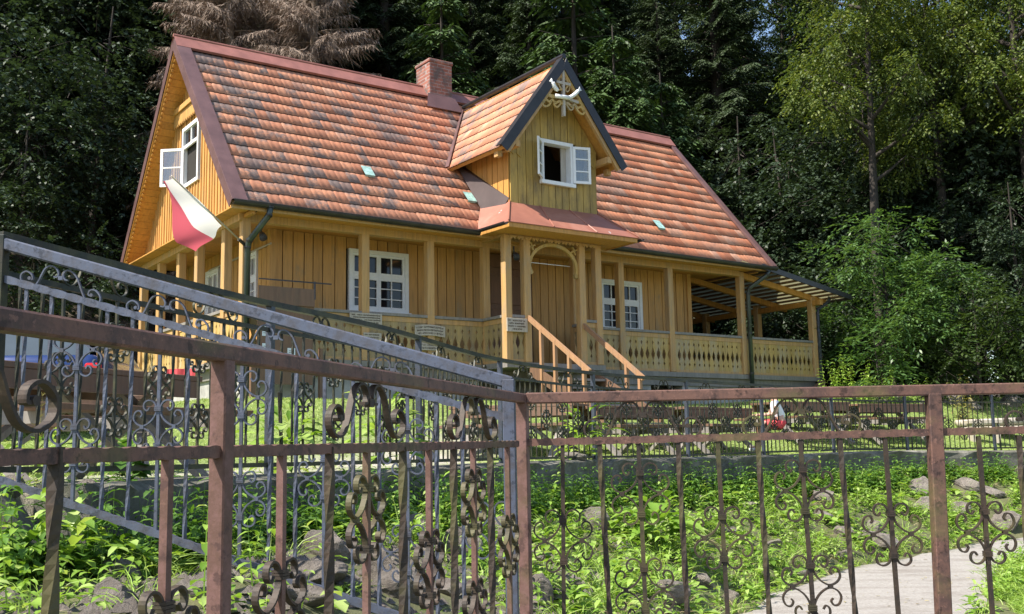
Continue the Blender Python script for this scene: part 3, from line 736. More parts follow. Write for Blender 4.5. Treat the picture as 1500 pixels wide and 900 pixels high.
# open gable window
m = MB(); a0, a1, w0, w1 = GWN; t = .07
def gbx(m, a, b, d0, d1, z0, z1): m.obox(gpt((a + b) / 2, (d0 + d1) / 2, (z0 + z1) / 2), LV * (b - a) / 2, -LU * (d1 - d0) / 2, UP * (z1 - z0) / 2)
gbx(m, a0, a0 + t, -.1, .07, w0, w1); gbx(m, a1 - t, a1, -.1, .07, w0, w1); gbx(m, a0 + t, a1 - t, -.1, .07, w1 - t, w1); gbx(m, a0 + t, a1 - t, -.1, .07, w0, w0 + t)
gbx(m, a0 + t, a1 - t, .02, .06, w1 - .42, w1 - .36)
gw = m.build('window', MT['white'], house)
def sash(parent, hinge, ux, h, wd, z0, rows=2, cols=1, thick=.035, name='sash', mat='white'):
    """open leaf hinged at world point hinge, extending along unit ux"""
    m = MB(); n = ux.cross(UP).normalized(); s = .05
    def bb(a, b, z_0, z_1, tk=thick): m.obox(hinge + ux * (a + b) / 2 + UP * ((z_0 + z_1) / 2 - z0), ux * (b - a) / 2, n * tk / 2, UP * (z_1 - z_0) / 2)
    zt = z0 + h
    bb(0, s, z0, zt); bb(wd - s, wd, z0, zt); bb(s, wd - s, z0, z0 + s); bb(s, wd - s, zt - s, zt)
    for k in range(1, rows + 1): z = z0 + h * k / (rows + 1); bb(s, wd - s, z - .012, z + .012, thick * .7)
    for k in range(1, cols): a = wd * k / cols; bb(a - .01, a + .01, z0 + s, zt - s, thick * .6)
    o = m.build(name, MT[mat], parent)
    return o
if 'clearglass' not in MT:
    m_ = bpy.data.materials.new('clear_pane'); m_.use_nodes = True; n_ = m_.node_tree; n_.nodes.clear(); oo = n_.nodes.new('ShaderNodeOutputMaterial'); tr = n_.nodes.new('ShaderNodeBsdfTransparent'); gl = n_.nodes.new('ShaderNodeBsdfGlossy'); gl.inputs['Roughness'].default_value = .05
    mx = n_.nodes.new('ShaderNodeMixShader'); mx.inputs[0].default_value = .18; tr.inputs[0].default_value = (.75, .8, .82, 1); n_.links.new(tr.outputs[0], mx.inputs[1]); n_.links.new(gl.outputs[0], mx.inputs[2]); n_.links.new(mx.outputs[0], oo.inputs[0]); MT['clearglass'] = m_
def pane(parent, hinge, ux, h, wd):
    m = MB(); n = ux.cross(UP).normalized(); m.obox(hinge + ux * wd / 2 + UP * h / 2, ux * (wd / 2 - .04), n * .003, UP * (h / 2 - .04)); m.build('pane', MT['clearglass'], parent)
hl = .74
dvec = (-LU * .75 + LV * .66).normalized(); hp = gpt(a1 - t, .05, w0 + t)
sh = sash(gw, hp, dvec, hl, .46, w0 + t, 1); pane(gw, hp, dvec, hl, .46)
dvec = (LV * .97 + LU * .22).normalized(); hp = gpt(a0 + t, -.01, w0 + t)
sh = sash(gw, hp, dvec, hl, .40, w0 + t, 2); pane(gw, hp, dvec, hl, .40)
m = MB(); gbx(m, a0 + t, a1 - t, .0, .02, w1 - .36, w1 - t); m.build('pane', MT['glass'], gw)
m = MB(); gbx(m, (a0 + a1) / 2 - .02, (a0 + a1) / 2 + .02, .02, .05, w1 - .36, w1 - t); m.build('sash', MT['white'], gw)

# dormer -----------------------------------------------------------
DV, D0, D1, DT, DE = -.30, 5.18, 7.25, 3.33, 1.50
DS = (DT - DE) / 1.38
mb = MB(); dt = lambda a: DT - .16 - abs(a - DU) * DS
DWN = (5.88, 6.66, 1.03, 1.86)
dpt = lambda a, dp, ww: H(a, DV - dp, ww)
boards(mb, dpt, D0, D1, dt, .48, r, .15, .2, .022, .012, 0, hole=[(DWN[0], DWN[1], DWN[2], DWN[3])])
# upper apron boards with pointed ends left and right of the window
for (a, b, lo) in ((D0, 5.33, 1.45), (5.33, 5.5, 1.42), (6.93, 7.09, 1.35), (7.09, D1, 1.45)):
    q = [(a + .005, lo + .06), ((a + b) / 2, lo), (b - .005, lo + .06), (b - .005, dt(b)), (a + .005, dt(a))]
    mb.prism([dpt(x, .025, z) for x, z in q], -LV * .018)
dw = mb.build('dormer_front', MT['dormer_board'], house)
mb = MB()
boards(mb, lambda a, dp, ww: H(D0 - dp, a, ww), DV + .0, 1.42, DE + .15, lambda a: max(.5, a * KS + .0), r, .16, .22, .02)
mb.build('dormer_cheek', MT['soffit'], house); mb = MB()
boards(mb, lambda a, dp, ww: H(D1 + dp, a, ww), DV + .0, 1.42, DE + .15, lambda a: max(.5, a * KS + .0), r, .16, .22, .02)
mb.build('dormer_cheek', MT['soffit'], house)
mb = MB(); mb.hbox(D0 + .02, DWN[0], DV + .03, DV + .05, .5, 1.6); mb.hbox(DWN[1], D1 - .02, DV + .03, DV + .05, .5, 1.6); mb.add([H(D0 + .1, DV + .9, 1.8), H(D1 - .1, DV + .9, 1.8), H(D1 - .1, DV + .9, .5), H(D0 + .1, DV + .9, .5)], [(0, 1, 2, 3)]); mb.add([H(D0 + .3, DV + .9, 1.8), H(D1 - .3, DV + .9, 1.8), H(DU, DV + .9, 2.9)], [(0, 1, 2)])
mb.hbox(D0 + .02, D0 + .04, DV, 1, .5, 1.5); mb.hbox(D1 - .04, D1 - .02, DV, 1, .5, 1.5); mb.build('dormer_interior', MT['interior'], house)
# dormer roof
RV0 = -.72
def dpt_r(side):
    SD = math.hypot(1.40, 1.40 * DS); c, si = 1 / math.hypot(1, DS), DS / math.hypot(1, DS)
    def f(v, s, n): # s from eave up
        x = 1.40 - s * c + n * si; ww = DT - 1.40 * DS + s * si + n * c
        return H(DU + side * x, v, ww)
    return f, SD
for side in (-1, 1):
    f, SD = dpt_r(side); 
    def vmax(s): return max(.1, (DT - 1.4 * DS + s * DS / math.hypot(1, DS)) / KS + .05)
    m = MB(); P = [f(RV0, 0, 0), f(vmax(0), 0, 0), f(vmax(SD), SD, 0), f(RV0, SD, 0)]; Q = [f(RV0, 0, -.07), f(vmax(0), 0, -.07), f(vmax(SD), SD, -.07), f(RV0, SD, -.07)]
    m.add(P + Q, [(0, 1, 2, 3), (7, 6, 5, 4), (0, 4, 5, 1), (2, 6, 7, 3), (1, 5, 6, 2), (3, 7, 4, 0)])
    dr_ = m.build('dormer_roof', MT['soffit'], house)
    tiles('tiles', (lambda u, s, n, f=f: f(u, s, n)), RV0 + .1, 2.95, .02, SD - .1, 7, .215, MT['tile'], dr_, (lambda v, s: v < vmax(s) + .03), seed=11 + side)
    m = MB()  # barge board (dark metal) and valley
    m.add([f(RV0 - .02, -.07, .07), f(RV0 + .14, -.07, .07), f(RV0 + .14, SD + .02, .07), f(RV0 - .02, SD + .02, .07), f(RV0 - .02, -.07, -.10), f(RV0 - .02, SD - .08, -.10)], [(0, 1, 2, 3), (4, 0, 3, 5)])
    o = m.build('barge_board', MT['gutter'], dr_); x = o.modifiers.new('s', 'SOLIDIFY'); x.thickness = .02; x.offset = 0
    m = MB(); A_, B_ = f(vmax(0), 0, .03), f(vmax(SD), SD, .03); nn = LU * side
    m.add([A_ + nn * .02 + UP * .03, B_ + UP * .03, B_ + nn * .26 - UP * .0 + UP * .05, A_ + nn * .28 + UP * .03], [(0, 1, 2, 3)]); m.add([f(-.05 + vmax(0) - .12, 0, .06), f(vmax(SD) - .14, SD, .06), B_ + UP * .03, A_ + nn * .02 + UP * .03], [(0, 1, 2, 3)])
    o = m.build('valley_flashing', MT['verge'], dr_); x = o.modifiers.new('s', 'SOLIDIFY'); x.thickness = .012
    # timber rake inside the barge
    m = MB(); m.beam(f(RV0 + .04, -.02, -.11), f(RV0 + .04, SD - .1, -.11), .07, .10, UP); m.beam(f(RV0 + .3, .0, -.12), f(DV + .0, .0, -.12), .1, .12); m.beam(f(RV0 + .02, .25, -.2), f(DV + .1, .25, -.2), .1, .12)
    m.build('rafter', MT['post'], dr_)
mb = MB(); mb.tube([H(DU, RV0 - .02, DT + .10), H(DU, 2.86, DT + .10)], .05, 8); mb.build('dormer_ridge', MT['gutter'], house)
# dark flashing at the foot of the left cheek
mb = MB(); mb.add([H(D0 - .02, -.3, .62), H(D0 - .02, 1.3, 1.3 * KS + .12), H(D0 - .16, 1.3, 1.3 * KS + .10), H(D0 - .22, .0, .10)], [(0, 1, 2, 3)]); mb.add([H(D0 - .02, 0.55, .55 * KS + .1), H(D0 - .02, 1.3, 1.3 * KS + .4), H(D0 - .02, 1.3, 1.3 * KS + .05), H(D0 - .02, .55, .55 * KS)], [(0, 1, 2, 3)])
o = mb.build('cheek_flashing', MT['darkflash'], house); x = o.modifiers.new('s', 'SOLIDIFY'); x.thickness = .012
mb = MB(); mb.add([H(D1 + .02, -.3, .62), H(D1 + .02, 1.3, 1.3 * KS + .12), H(D1 + .3, 1.3, 1.3 * KS + .10), H(D1 + .3, .0, .10)], [(0, 1, 2, 3)])
o = mb.build('cheek_flashing', MT['darkflash'], house); x = o.modifiers.new('s', 'SOLIDIFY'); x.thickness = .012
# dormer window, both leaves swung out
a0, a1, w0, w1 = DWN; m = MB(); t = .07
m.hbox(a0, a0 + t, DV - .06, DV + .12, w0, w1); m.hbox(a1 - t, a1, DV - .06, DV + .12, w0, w1); m.hbox(a0 + t, a1 - t, DV - .06, DV + .12, w1 - t, w1); m.hbox(a0 - .02, a1 + .02, DV - .10, DV + .1, w0 - .05, w0 + .02)
dwn = m.build('dormer_window', MT['white'], house)
for (hp, dv) in ((H(a0 + .02, DV - .07, w0 + .04), (-LU * .62 - LV * .55).normalized()), (H(a1 - .02, DV - .07, w0 + .04), (LU * .95 - LV * .30).normalized())):
    sash(dwn, hp, dv, w1 - w0 - .1, .36, w0 + .04, 2); pane(dwn, hp, dv, w1 - w0 - .1, .36)
mb = MB(); mb.hbox(DWN[1] - .20, DWN[1] - .08, DV + .08, DV + .1, w0, w1 - .06); mb.build('curtain', MT['plaque'], dwn)
# gable ornament of the dormer: fretwork, cross and two white doves' wings
mb = MB(); oc = H(DU - .02, RV0 + .02, 2.72)
def OP(x, z): return oc + LU * x + UP * z
mb.beam(OP(-.56, -.28), OP(.56, -.28), .03, .05, LV) if False else None
for sx in (-1, 1):
    mb.ribbon([OP(sx * x, z) for x, z in [(.52, -.30), (.42, -.22), (.34, -.26), (.26, -.20), (.2, -.26), (.1, -.2), (.02, -.24)]], LV, .035, .05)
    mb.ribbon([OP(sx * x, z) for x, z in [(.50, -.20), (.38, -.12), (.26, -.14), (.12, -.1), (.0, -.12)]], LV, .035, .07)
    mb.ribbon(catmull([OP(sx * x, z) for x, z in [(.04, -.18), (.10, -.28), (.17, -.33), (.23, -.28), (.20, -.23), (.16, -.26)]], 4), LV, .035, .03)
    mb.ribbon(catmull([OP(sx * x, z) for x, z in [(.28, -.22), (.36, -.33), (.46, -.36), (.5, -.30), (.45, -.27)]], 4), LV, .035, .035)
    mb.ribbon(catmull([OP(sx * x, z) for x, z in [(.03, .28), (.12, .2), (.16, .1), (.10, .02), (.04, .06)]], 4), LV, .03, .025)
    mb.beam(OP(sx * .42, -.12), OP(sx * .02, .42), .04, .05, LV)
    mb.beam(OP(sx * .17, .22), OP(sx * .03, .02), .03, .025, LV)
orn = mb.build('gable_fretwork', MT['balu'], house)
mb = MB(); mb.beam(OP(0, -.48), OP(0, .44), .05, .07, LV); mb.beam(OP(-.17, .17), OP(.17, .17), .05, .06, LV); mb.beam(OP(-.1, -.10), OP(.34, -.16), .05, .09, LV); mb.build('cross', MT['plaque'], orn)
mb = MB()
for sx, sh in ((1, 0), (-1, .06)):
    P = [(.02 * sx - sh, -.12), (.12 * sx, -.10), (.24 * sx, -.02), (.34 * sx, .08)] if sx > 0 else [(-.28, .12), (-.24, .04), (-.16, -.02)]
    mb.tube(catmull([OP(x, z) - LV * .05 for x, z in P], 4), [.04] * ((len(P) - 1) * 4) + [.025], 8)
    for k in range(4):
        bx_, bz_ = (P[-1] if sx > 0 else P[0]); mb.tube([OP(bx_ - .01 * sx, bz_ - .01) - LV * .05, OP(bx_ + (.03 + .015 * k) * sx, bz_ + .075 - .02 * k) - LV * .05], [.016, .009], 6)
mb.tube([OP(-.22, -.13) - LV * .05, OP(.12, -.11) - LV * .05], .042, 8)
mb.build('carved_white_arms', MT['white'], orn, smooth=True)

# lean-to over the right veranda ------------------------------------
LTZ = lambda u: -.02 - (u - 12.0) * .155
m = MB()
a = -.05
while a < W_ + .05:
    b = a + .9; m.add([H(11.6, a, LTZ(11.6)), H(15.25, a, LTZ(15.25)), H(15.25, b - .005, LTZ(15.25)), H(11.6, b - .005, LTZ(11.6))], [(0, 1, 2, 3)]); a = b
MT['leanroof'] = plain_mat('pale_corrugated_sheet', (.22, .21, .13), .6, 0, .3, 4, .1)
# translucent roofing sheet
nt_ = MT['leanroof'].node_tree; bs = nt_.nodes['Principled BSDF']; tl = nt_.nodes.new('ShaderNodeBsdfTranslucent'); tl.inputs[0].default_value = (.30, .29, .17, 1); mx = nt_.nodes.new('ShaderNodeMixShader'); mx.inputs[0].default_value = .5
nt_.links.new(bs.outputs[0], mx.inputs[1]); nt_.links.new(tl.outputs[0], mx.inputs[2]); nt_.links.new(mx.outputs[0], nt_.nodes['Material Output'].inputs[0])
lean = m.build('lean_to_roof', MT['leanroof'], house)
m = MB()
u = 11.75
while u < 15.2:
    m.beam(H(u, -.03, LTZ(u) - .035), H(u, W_ + .03, LTZ(u) - .035), .12, .035); u += .27
m.build('batten', MT['brownwood'], lean)
m = MB()
for v in (.5, 1.75, 3.0, 4.25, 5.5):
    m.beam(H(11.6, v, LTZ(11.6) - .125), H(15.05, v, LTZ(15.05) - .125), .09, .13)
m.beam(H(14.5, .2, LTZ(14.5) - .25), H(14.5, W_, LTZ(14.5) - .25), .12, .12); m.build('rafter', MT['soffit'], lean)
m = MB(); m.beam(H(12.2, -.07, LTZ(12.2) + .02), H(15.27, -.07, LTZ(15.27) + .0), .03, .12); m.beam(H(15.27, -.07, LTZ(15.27)), H(15.27, W_, LTZ(15.27)), .03, .12); m.build('lean_to_fascia', MT['gutter'], lean)
# board screen at the back of the porch
m = MB(); boards(m, lambda a, dp, ww: H(a, 4.4 - dp, ww), UE + .1, 12.3, -.95, FL, r); m.build('screen_wall', MT['board'], house)

# small lamps under the eaves ---------------------------------------
for (u, v, z) in ((.95, 1.15, -.22), (5.6, .2, -.30)):
    m = MB(); P = H(u, v, z); m.tube([P + UP * .13, P], .015, 6); m.tube([P, P - UP * .05 - LV * .06, P - UP * .11 - LV * .11], [.035, .06, .07], 10); m.build('porch_lamp', MT['steel'], house, smooth=True)
m = MB(); m.tube([H(UW - .06, 1.3, -.35), H(UW - .06, 4.5, -.35)], .02, 6); m.build('conduit', MT['plaque'], house)
m = MB(); m.tube([H(5.55, -.05, -.5), H(6.75, -.05, -.5)], .008, 5); m.build('light_tube', MT['white'], house)

# front steps --------------------------------------------------------
st = MB(); n = 7; gz = tz(*H(6.1, -2.4, 0).xy); fz = HO.z + FL
for k in range(n):
    z = fz - (fz - gz) * (k + 1) / (n + .0) + .0; v = -.42 - k * .29
    st.obox(Vector((*H(6.15, v - .145, 0).xy, z + .02 - .02)), LU * .62, LV * .155, UP * .02)
stairs = st.build('porch_steps', MT['greywood'], house)
for u in (5.52, 6.78):
    m = MB(); m.obox((H(u, -.4, 0) + H(u, -2.45, 0)) / 2 * 1.0, LU * .001, LV * .001, UP * .001) if False else None
    A_ = H(u, -.38, FL - .12); B_ = Vector((*H(u, -2.45, 0).xy, gz + .05)); m.beam(A_, B_, .05, .2); m.build('stringer', MT['brownwood'], stairs)
def hrail(u, v0, w0, v1, w1, vt, posts):
    m = MB(); A_, B_ = H(u, v0, w0), H(u, v1, w1); m.beam(A_, B_, .05, .085); o = m.build('stair_handrail', MT['stairwood'], house)
    for v in posts:
        wt = w0 + (w1 - w0) * (v - v0) / (v1 - v0); p = H(u, v, 0); m = MB(); m.obox(Vector((p.x, p.y, (HO.z + wt + gz) / 2)), LU * .03, LV * .03, UP * (HO.z + wt - gz) / 2); m.build('stair_post', MT['stairwood'], o)
hrail(5.5, -.36, -1.60, -2.1, -2.72, -.68, (-.75, -1.15, -1.55, -1.95)); hrail(6.8, -.36, -1.68, -2.0, -2.80, -1.41, (-1.55, -1.9))

# ================================================================== WROUGHT-IRON FENCES
def twist_bar(mb, A, B, t, turns=2.0, n=14, flat=.45):
    """twisted flat-square bar"""
    A = Vector(A); B = Vector(B); d = (B - A).normalized(); x = Vector((1, 0, 0)); x = (x - d * x.dot(d)).normalized(); y = d.cross(x)
    vs = []; fs = []
    for i in range(n + 1):
        f = i / n; p = A.lerp(B, f); g = 0 if f < .04 else (1 if f > .96 else (f - .04) / .92); a = turns * .55 * 2 * math.pi * g
        for (q, r) in ((-1, -1), (1, -1), (1, 1), (-1, 1)):
            vx, vy = q * t / 2, r * t / 2 * (1 - flat * .4)
            vs.append(p + x * (vx * math.cos(a) - vy * math.sin(a)) + y * (vx * math.sin(a) + vy * math.cos(a)))
    for i in range(n):
        for k in range(4):
            k2 = (k + 1) % 4; fs.append((i * 4 + k, i * 4 + k2, i * 4 + 4 + k2, i * 4 + 4 + k))
    mb.add(vs, fs)
def wavy_rail(mb, pts, th, ht, pitch, amp):
    """hammered rail: top and bottom edges scalloped; pts polyline"""
    P = [Vector(p) for p in pts]; L_ = [0]
    for a, b in zip(P, P[1:]): L_.append(L_[-1] + (b - a).length)
    n = max(2, int(L_[-1] / (pitch / 5))); vs = []; fs = []
    for i in range(n + 1):
        t = L_[-1] * i / n; j = min(len(P) - 2, max(k for k in range(len(L_)) if L_[k] <= t + 1e-9)); p = P[j].lerp(P[j + 1], (t - L_[j]) / (L_[j + 1] - L_[j]))
        d = (P[j + 1] - P[j]).normalized(); x = d.cross(UP).normalized(); u = x.cross(d)
        wv = amp * (abs(math.sin(math.pi * t / pitch)) - .5); wx = 1 - .12 * abs(math.sin(math.pi * t / pitch))
        for (q, r) in ((-1, -1), (1, -1), (1, 1), (-1, 1)): vs.append(p + x * (th / 2 * q * wx) + u * (ht / 2 * r + wv * r))
    for i in range(n):
        for k in range(4):
            k2 = (k + 1) % 4; fs.append((i * 4 + k, i * 4 + k2, i * 4 + 4 + k2, i * 4 + 4 + k))
    fs.append((3, 2, 1, 0)); e = n * 4; fs.append((e, e + 1, e + 2, e + 3)); mb.add(vs, fs)
# scroll outlines in units of "front fence pixels" (59 = collar to collar)
SC_ = [(-15, -2), (-19, 3), (-24, -1), (-24, -9), (-17, -14), (-8, -11), (-3, -1), (-5, 10), (-13, 21), (-25, 27.5), (-36, 24), (-41.5, 15), (-38, 5), (-31, 3), (-27, 9), (-30, 13)]
BIG = [(-66, 37), (-60, 38), (-62, 29), (-73, 25), (-84, 34), (-83, 47), (-70, 55), (-56, 51), (-47, 38), (-40, 22), (-33, 9), (-22, 1.5), (-11, 3), (-5, 12), (-8, 20), (-15, 21)]
def motif(mb, c, du, dn, k, wd, th, slope=0, side=(-1, 1)):
    """four S-scrolls round a bar: c = middle of the bar, du = along the fence, dn = normal, k = metres per unit"""
    for sx in side:
        for sz in (1, -1):
            pts = catmull([c + du * (-x * sx * k) + UP * ((29.5 - y) * sz * k - x * sx * k * slope) for x, y in SC_], 3)
            mb.ribbon(pts, dn, wd, th)
        cc = c + du * (27 * sx * k) + UP * (27 * sx * k * slope); mb.obox(cc, du * 3.2 * k, dn * (wd * .62), UP * 3.2 * k)
def collar(mb, c, du, dn, h, w_, n=3):
    for i in range(n):
        z = (i - (n - 1) / 2) * h / n; mb.obox(c + UP * z, du * w_ / 2, dn * w_ / 2, UP * h / n * .42)
def bigscroll(mb, c, du, dn, k, wd, th, slope=0, ky=1):
    for sx in (-1, 1):
        pts = catmull([c + du * (-x * sx * k) + UP * (-y * k * ky - x * sx * k * slope) for x, y in BIG], 4)
        mb.ribbon(pts, dn, wd, th)
        q = c + du * (66 * sx * k) + UP * (-37 * k * ky + 66 * sx * k * slope); mb.tube([q - dn * wd * .6, q + dn * wd * .6], th * 1.3, 8)
    mb.obox(c - UP * 20 * k * ky, du * 5 * k, dn * wd * .6, UP * 4 * k)

def in_plane(px, py, P0, n):
    d = ray(px, py); return d * (P0.dot(n) / d.dot(n))

# --- front fence (rusty brown), right panel roughly square to the view, left panel running to the camera
CORN = at(765, 584, 3.70)
ff = empty('iron_fence', Vector((CORN.x, CORN.y, -1.5)), 'rusty brown wrought iron fence nearest the camera, turning a corner in the middle', 'fence')
NR = Vector((0, 1, 0))
PR0 = Vector((0, 3.70, 0))
def FR(px, py): return in_plane(px, py, PR0, NR)
def beam_part(name, A, B, wd, ht, mat, parent, bev=.004):
    m = MB(); m.beam(A, B, wd, ht); return m.build(name, mat, parent, bevel=bev)
A = FR(770, 584.0); B = FR(1700, 565.0)
topR = beam_part('top_rail', A, B, .042, .038, MT['rust'], ff)
A2 = FR(772, 648.5); B2 = FR(1700, 625)
m = MB(); wavy_rail(m, [A2, B2], .022, .024, .045, .0035); m.build('mid_rail', MT['rust'], ff)
m = MB(); m.beam(Vector((A2.x, 3.7, A.z - 1.0)), Vector((B2.x, 3.7, A.z - .98)), .03, .03); m.build('bottom_rail', MT['rust'], ff)
zmid = lambda X: A2.z + (B2.z - A2.z) * (X - A2.x) / (B2.x - A2.x)
ztop = lambda X: A.z + (B.z - A.z) * (X - A.x) / (B.x - A.x)
def fpost(P, name='post', t=.0215, mat='rust', z1=None, parent=ff, q=None):
    m = MB(); p = Vector((P.x, P.y, 0)); z1 = P.z if z1 is None else z1
    dx = q or Vector((1, 0, 0)); dy = Vector((-dx.y, dx.x, 0)); zb = tz(P.x, P.y) - .05
    m.obox(p + UP * (zb + z1) / 2, dx * t, dy * t, UP * (z1 - zb) / 2); return m.build(name, MT[mat], parent, bevel=.003)
pp = FR(1366.5, 577); m = MB(); q1 = FR(1382, 900); d = (q1 - pp).normalized(); m.beam(pp, pp + d * 1.3, .046, .046, Vector((0, 1, 0))); m.build('post', MT['rust'], ff, bevel=.003)
RB = [(824, 826, 1), (878, 893, 0), (935, 946, 2), (993, 1007, 0), (1051, 1066, 1), (1110, 1127, 0), (1172, 1192, 2), (1230, 1253, 0), (1296, 1316, 1), (1433, 1454, 1), (1492, 1512, 0), (1552, 1572, 2), (1610, 1632, 0)]
KF = 3.7 / FPX
for xt, xb, kind in RB:
    a = FR(xt, 652 - (xt - 772) * .0195); b = FR(xb, 900); d = (b - a).normalized(); b = a + d * .86; m = MB()
    if kind == 0: twist_bar(m, a, b, .0165, 2.3, 30)
    else: m.beam(a, b, .0135, .0135, Vector((0, 1, 0)))
    bar = m.build('baluster', MT['rustbar'], ff)
    cs = {1: [.32], 2: [.165, .49]}.get(kind, [])
    for k, cz in enumerate(cs):
        c = a + d * (cz + .01); m = MB(); motif(m, c, Vector((1, 0, 0)), NR, KF, .013, .0055); m.build('scroll', MT['rustbar'], bar)
        for s in (-1, 1): m = MB(); collar(m, c + UP * (29.5 * KF * s), Vector((1, 0, 0)), NR, .019, .026); m.build('collar', MT['rustbar'], bar)
for cx in (940, 1172, 1555):
    c = FR(cx, 591 - (cx - 772) * .0195); m = MB(); bigscroll(m, c, (B - A).normalized(), NR, KF, .014, .006, 0, 1.0); m.build('rail_scroll', MT['rustbar'], ff)
# left panel: plane through the corner and the near end
LE = at(0, 486, 1.41); dl = Vector((LE.x - CORN.x, LE.y - CORN.y, 0)).normalized(); nl = Vector((-dl.y, dl.x, 0))
PL0 = Vector((CORN.x, CORN.y, 0))
def FLp(px, py): return in_plane(px, py, PL0, nl)
T0, T1 = FLp(757, 581), FLp(-90, 455)
beam_part('top_rail', CORN + Vector((0, 0, .0)), T1, .036, .032, MT['rust'], ff)
M0, M1 = FLp(757, 650.5), FLp(-90, 673); m = MB(); wavy_rail(m, [M0, M1], .018, .020, .045, .0035); m.build('mid_rail', MT['rust'], ff)
m = MB(); m.beam(Vector((M0.x, M0.y, CORN.z - 1.0)), Vector((M1.x, M1.y, T1.z - 1.0)), .03, .03); m.build('bottom_rail', MT['rust'], ff)
fpost(CORN + UP * .016, t=.019, q=dl, mat='primer')
fpost(FLp(327, 524), t=.0165, q=dl, mat='primer')
LB = [(743, 1), (718, 0), (693, 2), (664, 0), (628, 1), (590, 0), (537, 2), (483, 0), (413, 1), (246, 2), (83, 0), (-110, 1)]
for px, kind in LB:
    a = FLp(px, 655); b = a - UP * .82; m = MB()
    if kind == 0: twist_bar(m, a, b, .0185, 2.3, 40)
    else: m.obox((a + b) / 2, dl * .0075, nl * .0075, UP * .41)
    bar = m.build('baluster', MT['primer' if kind else 'rustbar'], ff)
    for cz in {1: [.32], 2: [.165, .49]}.get(kind, []):
        if px == 246: cz = {.165: .33}.get(cz, .64)
        c = a - UP * (cz + .0); m = MB(); motif(m, c, dl, nl, KF * .94, .014, .005); m.build('scroll', MT['rustbar'], bar)
        for s in (-1, 1): m = MB(); collar(m, c + UP * (29.5 * KF * s), dl, nl, .019, .026); m.build('collar', MT['rustbar'], bar)
for cx in (693, 540, -85):
    c = FLp(cx, 560 if cx > 600 else (560 if cx > 400 else 480)); 
    zt_ = T0.z + (T1.z - T0.z) * ((c - T0).dot(dl)) / ((T1 - T0).dot(dl)); c.z = zt_ - .022
    m = MB(); bigscroll(m, c, dl, nl, KF, .016, .006, 0, .96); m.build('rail_scroll', MT['rustbar'], ff)

# --- blue-grey sloping fence beside the ramp
PB0 = at(375, 500, 4.35); nb = (Vector((0, 1, 0)) + Vector((.075, 0, 0))).normalized(); db = Vector((nb.y, -nb.x, 0))
def FB(px, py): return in_plane(px, py, PB0, nb)
bf = empty('iron_fence', Vector((FB(745, 700).x, FB(745, 700).y, -1.5)), 'blue grey wrought iron fence with a steep sloping handrail running down to the right', 'fence')
a, b = FB(4, 357), FB(750, 562); slope = (b.z - a.z) / (b - a).dot(db)
m = MB(); m.beam(a, b, .045, .052); m.build('top_rail', MT['steel'], bf, bevel=.006)
a2, b2 = FB(4, 408), FB(740, 612); m = MB(); wavy_rail(m, [a2, b2], .026, .029, .075, .005); m.build('mid_rail', MT['steel'], bf)
a3, b3 = FB(-30, 693), FB(742, 957); m = MB(); wavy_rail(m, [a3, b3], .026, .029, .075, .004); m.build('bottom_rail', MT['steel'], bf)
pb = FB(745, 556); m = MB(); m.obox(Vector((pb.x, pb.y, (pb.z - 1.5) / 2)), db * .025, nb * .025, UP * (pb.z + 1.5) / 2); m.build('post', MT['steel'], bf, bevel=.004)
pj = FB(3, 345); m = MB(); m.obox(Vector((pj.x, pj.y, (pj.z - .4) / 2)), db * .025, nb * .025, UP * (pj.z + .4) / 2); m.build('post', MT['blackiron'], bf, bevel=.004)
KB = 4.35 / FPX * .9
def railz(P, a, b): return a.z + (b.z - a.z) * ((P - a).dot(db)) / ((b - a).dot(db))
for k in range(-2, 16):
    px = 114 + 40.2 * k + (0, 1.5, -1)[k % 3]; A_ = FB(px, 520); zt_ = railz(A_, a2, b2) - .015; zb_ = railz(A_, a3, b3) + .01; m = MB()
    top, bot = Vector((A_.x, A_.y, zt_)), Vector((A_.x, A_.y, zb_))
    if k % 3: twist_bar(m, top, bot, .0145, 2.5, 30)
    else: m.obox((top + bot) / 2, db * .0065, nb * .0065, UP * (zt_ - zb_) / 2)
    bar = m.build('baluster', MT['steel'], bf)
    if k % 3 == 0:
        fr_ = [.24, .72] if k % 6 == 0 else [.50]
        for f in fr_:
            c = top.lerp(bot, f); m = MB(); motif(m, c, db, nb, KB, .014, .006); m.build('scroll', MT['steel'], bar)
            for s in (-1, 1): m = MB(); collar(m, c + UP * (29.5 * KB * s), db, nb, .02, .028); m.build('collar', MT['steel'], bar)
for px in (88, 246, 405, 575, 700):
    A_ = FB(px, 450); c = Vector((A_.x, A_.y, railz(A_, a, b) - .036)); m = MB()
    if px == 700: continue
    bigscroll(m, c, db, nb, KB * .82, .014, .006, slope, 1.05); m.build('rail_scroll', MT['steel'], bf)

# --- long dark fence on the retaining wall, curving away past the house
FW = [(0, 4.56, 345, 688), (150, 5.1, 384, 687), (357, 6.3, 437, 682), (560, 7.86, 481, 677), (720, 10.4, 525, 673), (850, 12.2, 545, 670), (980, 13.75, 556, 668), (1135, 16, 566, 662), (1300, 18.3, 574, 658), (1500, 19.7, 577, 656), (1720, 20.6, 580, 652)]
TP = catmull([at(x, t, Y) for x, Y, t, b_ in FW], 14); BP = []
for x, Y, t, b_ in FW: BP.append(at(x, b_, Y))
BP = catmull(BP, 14)
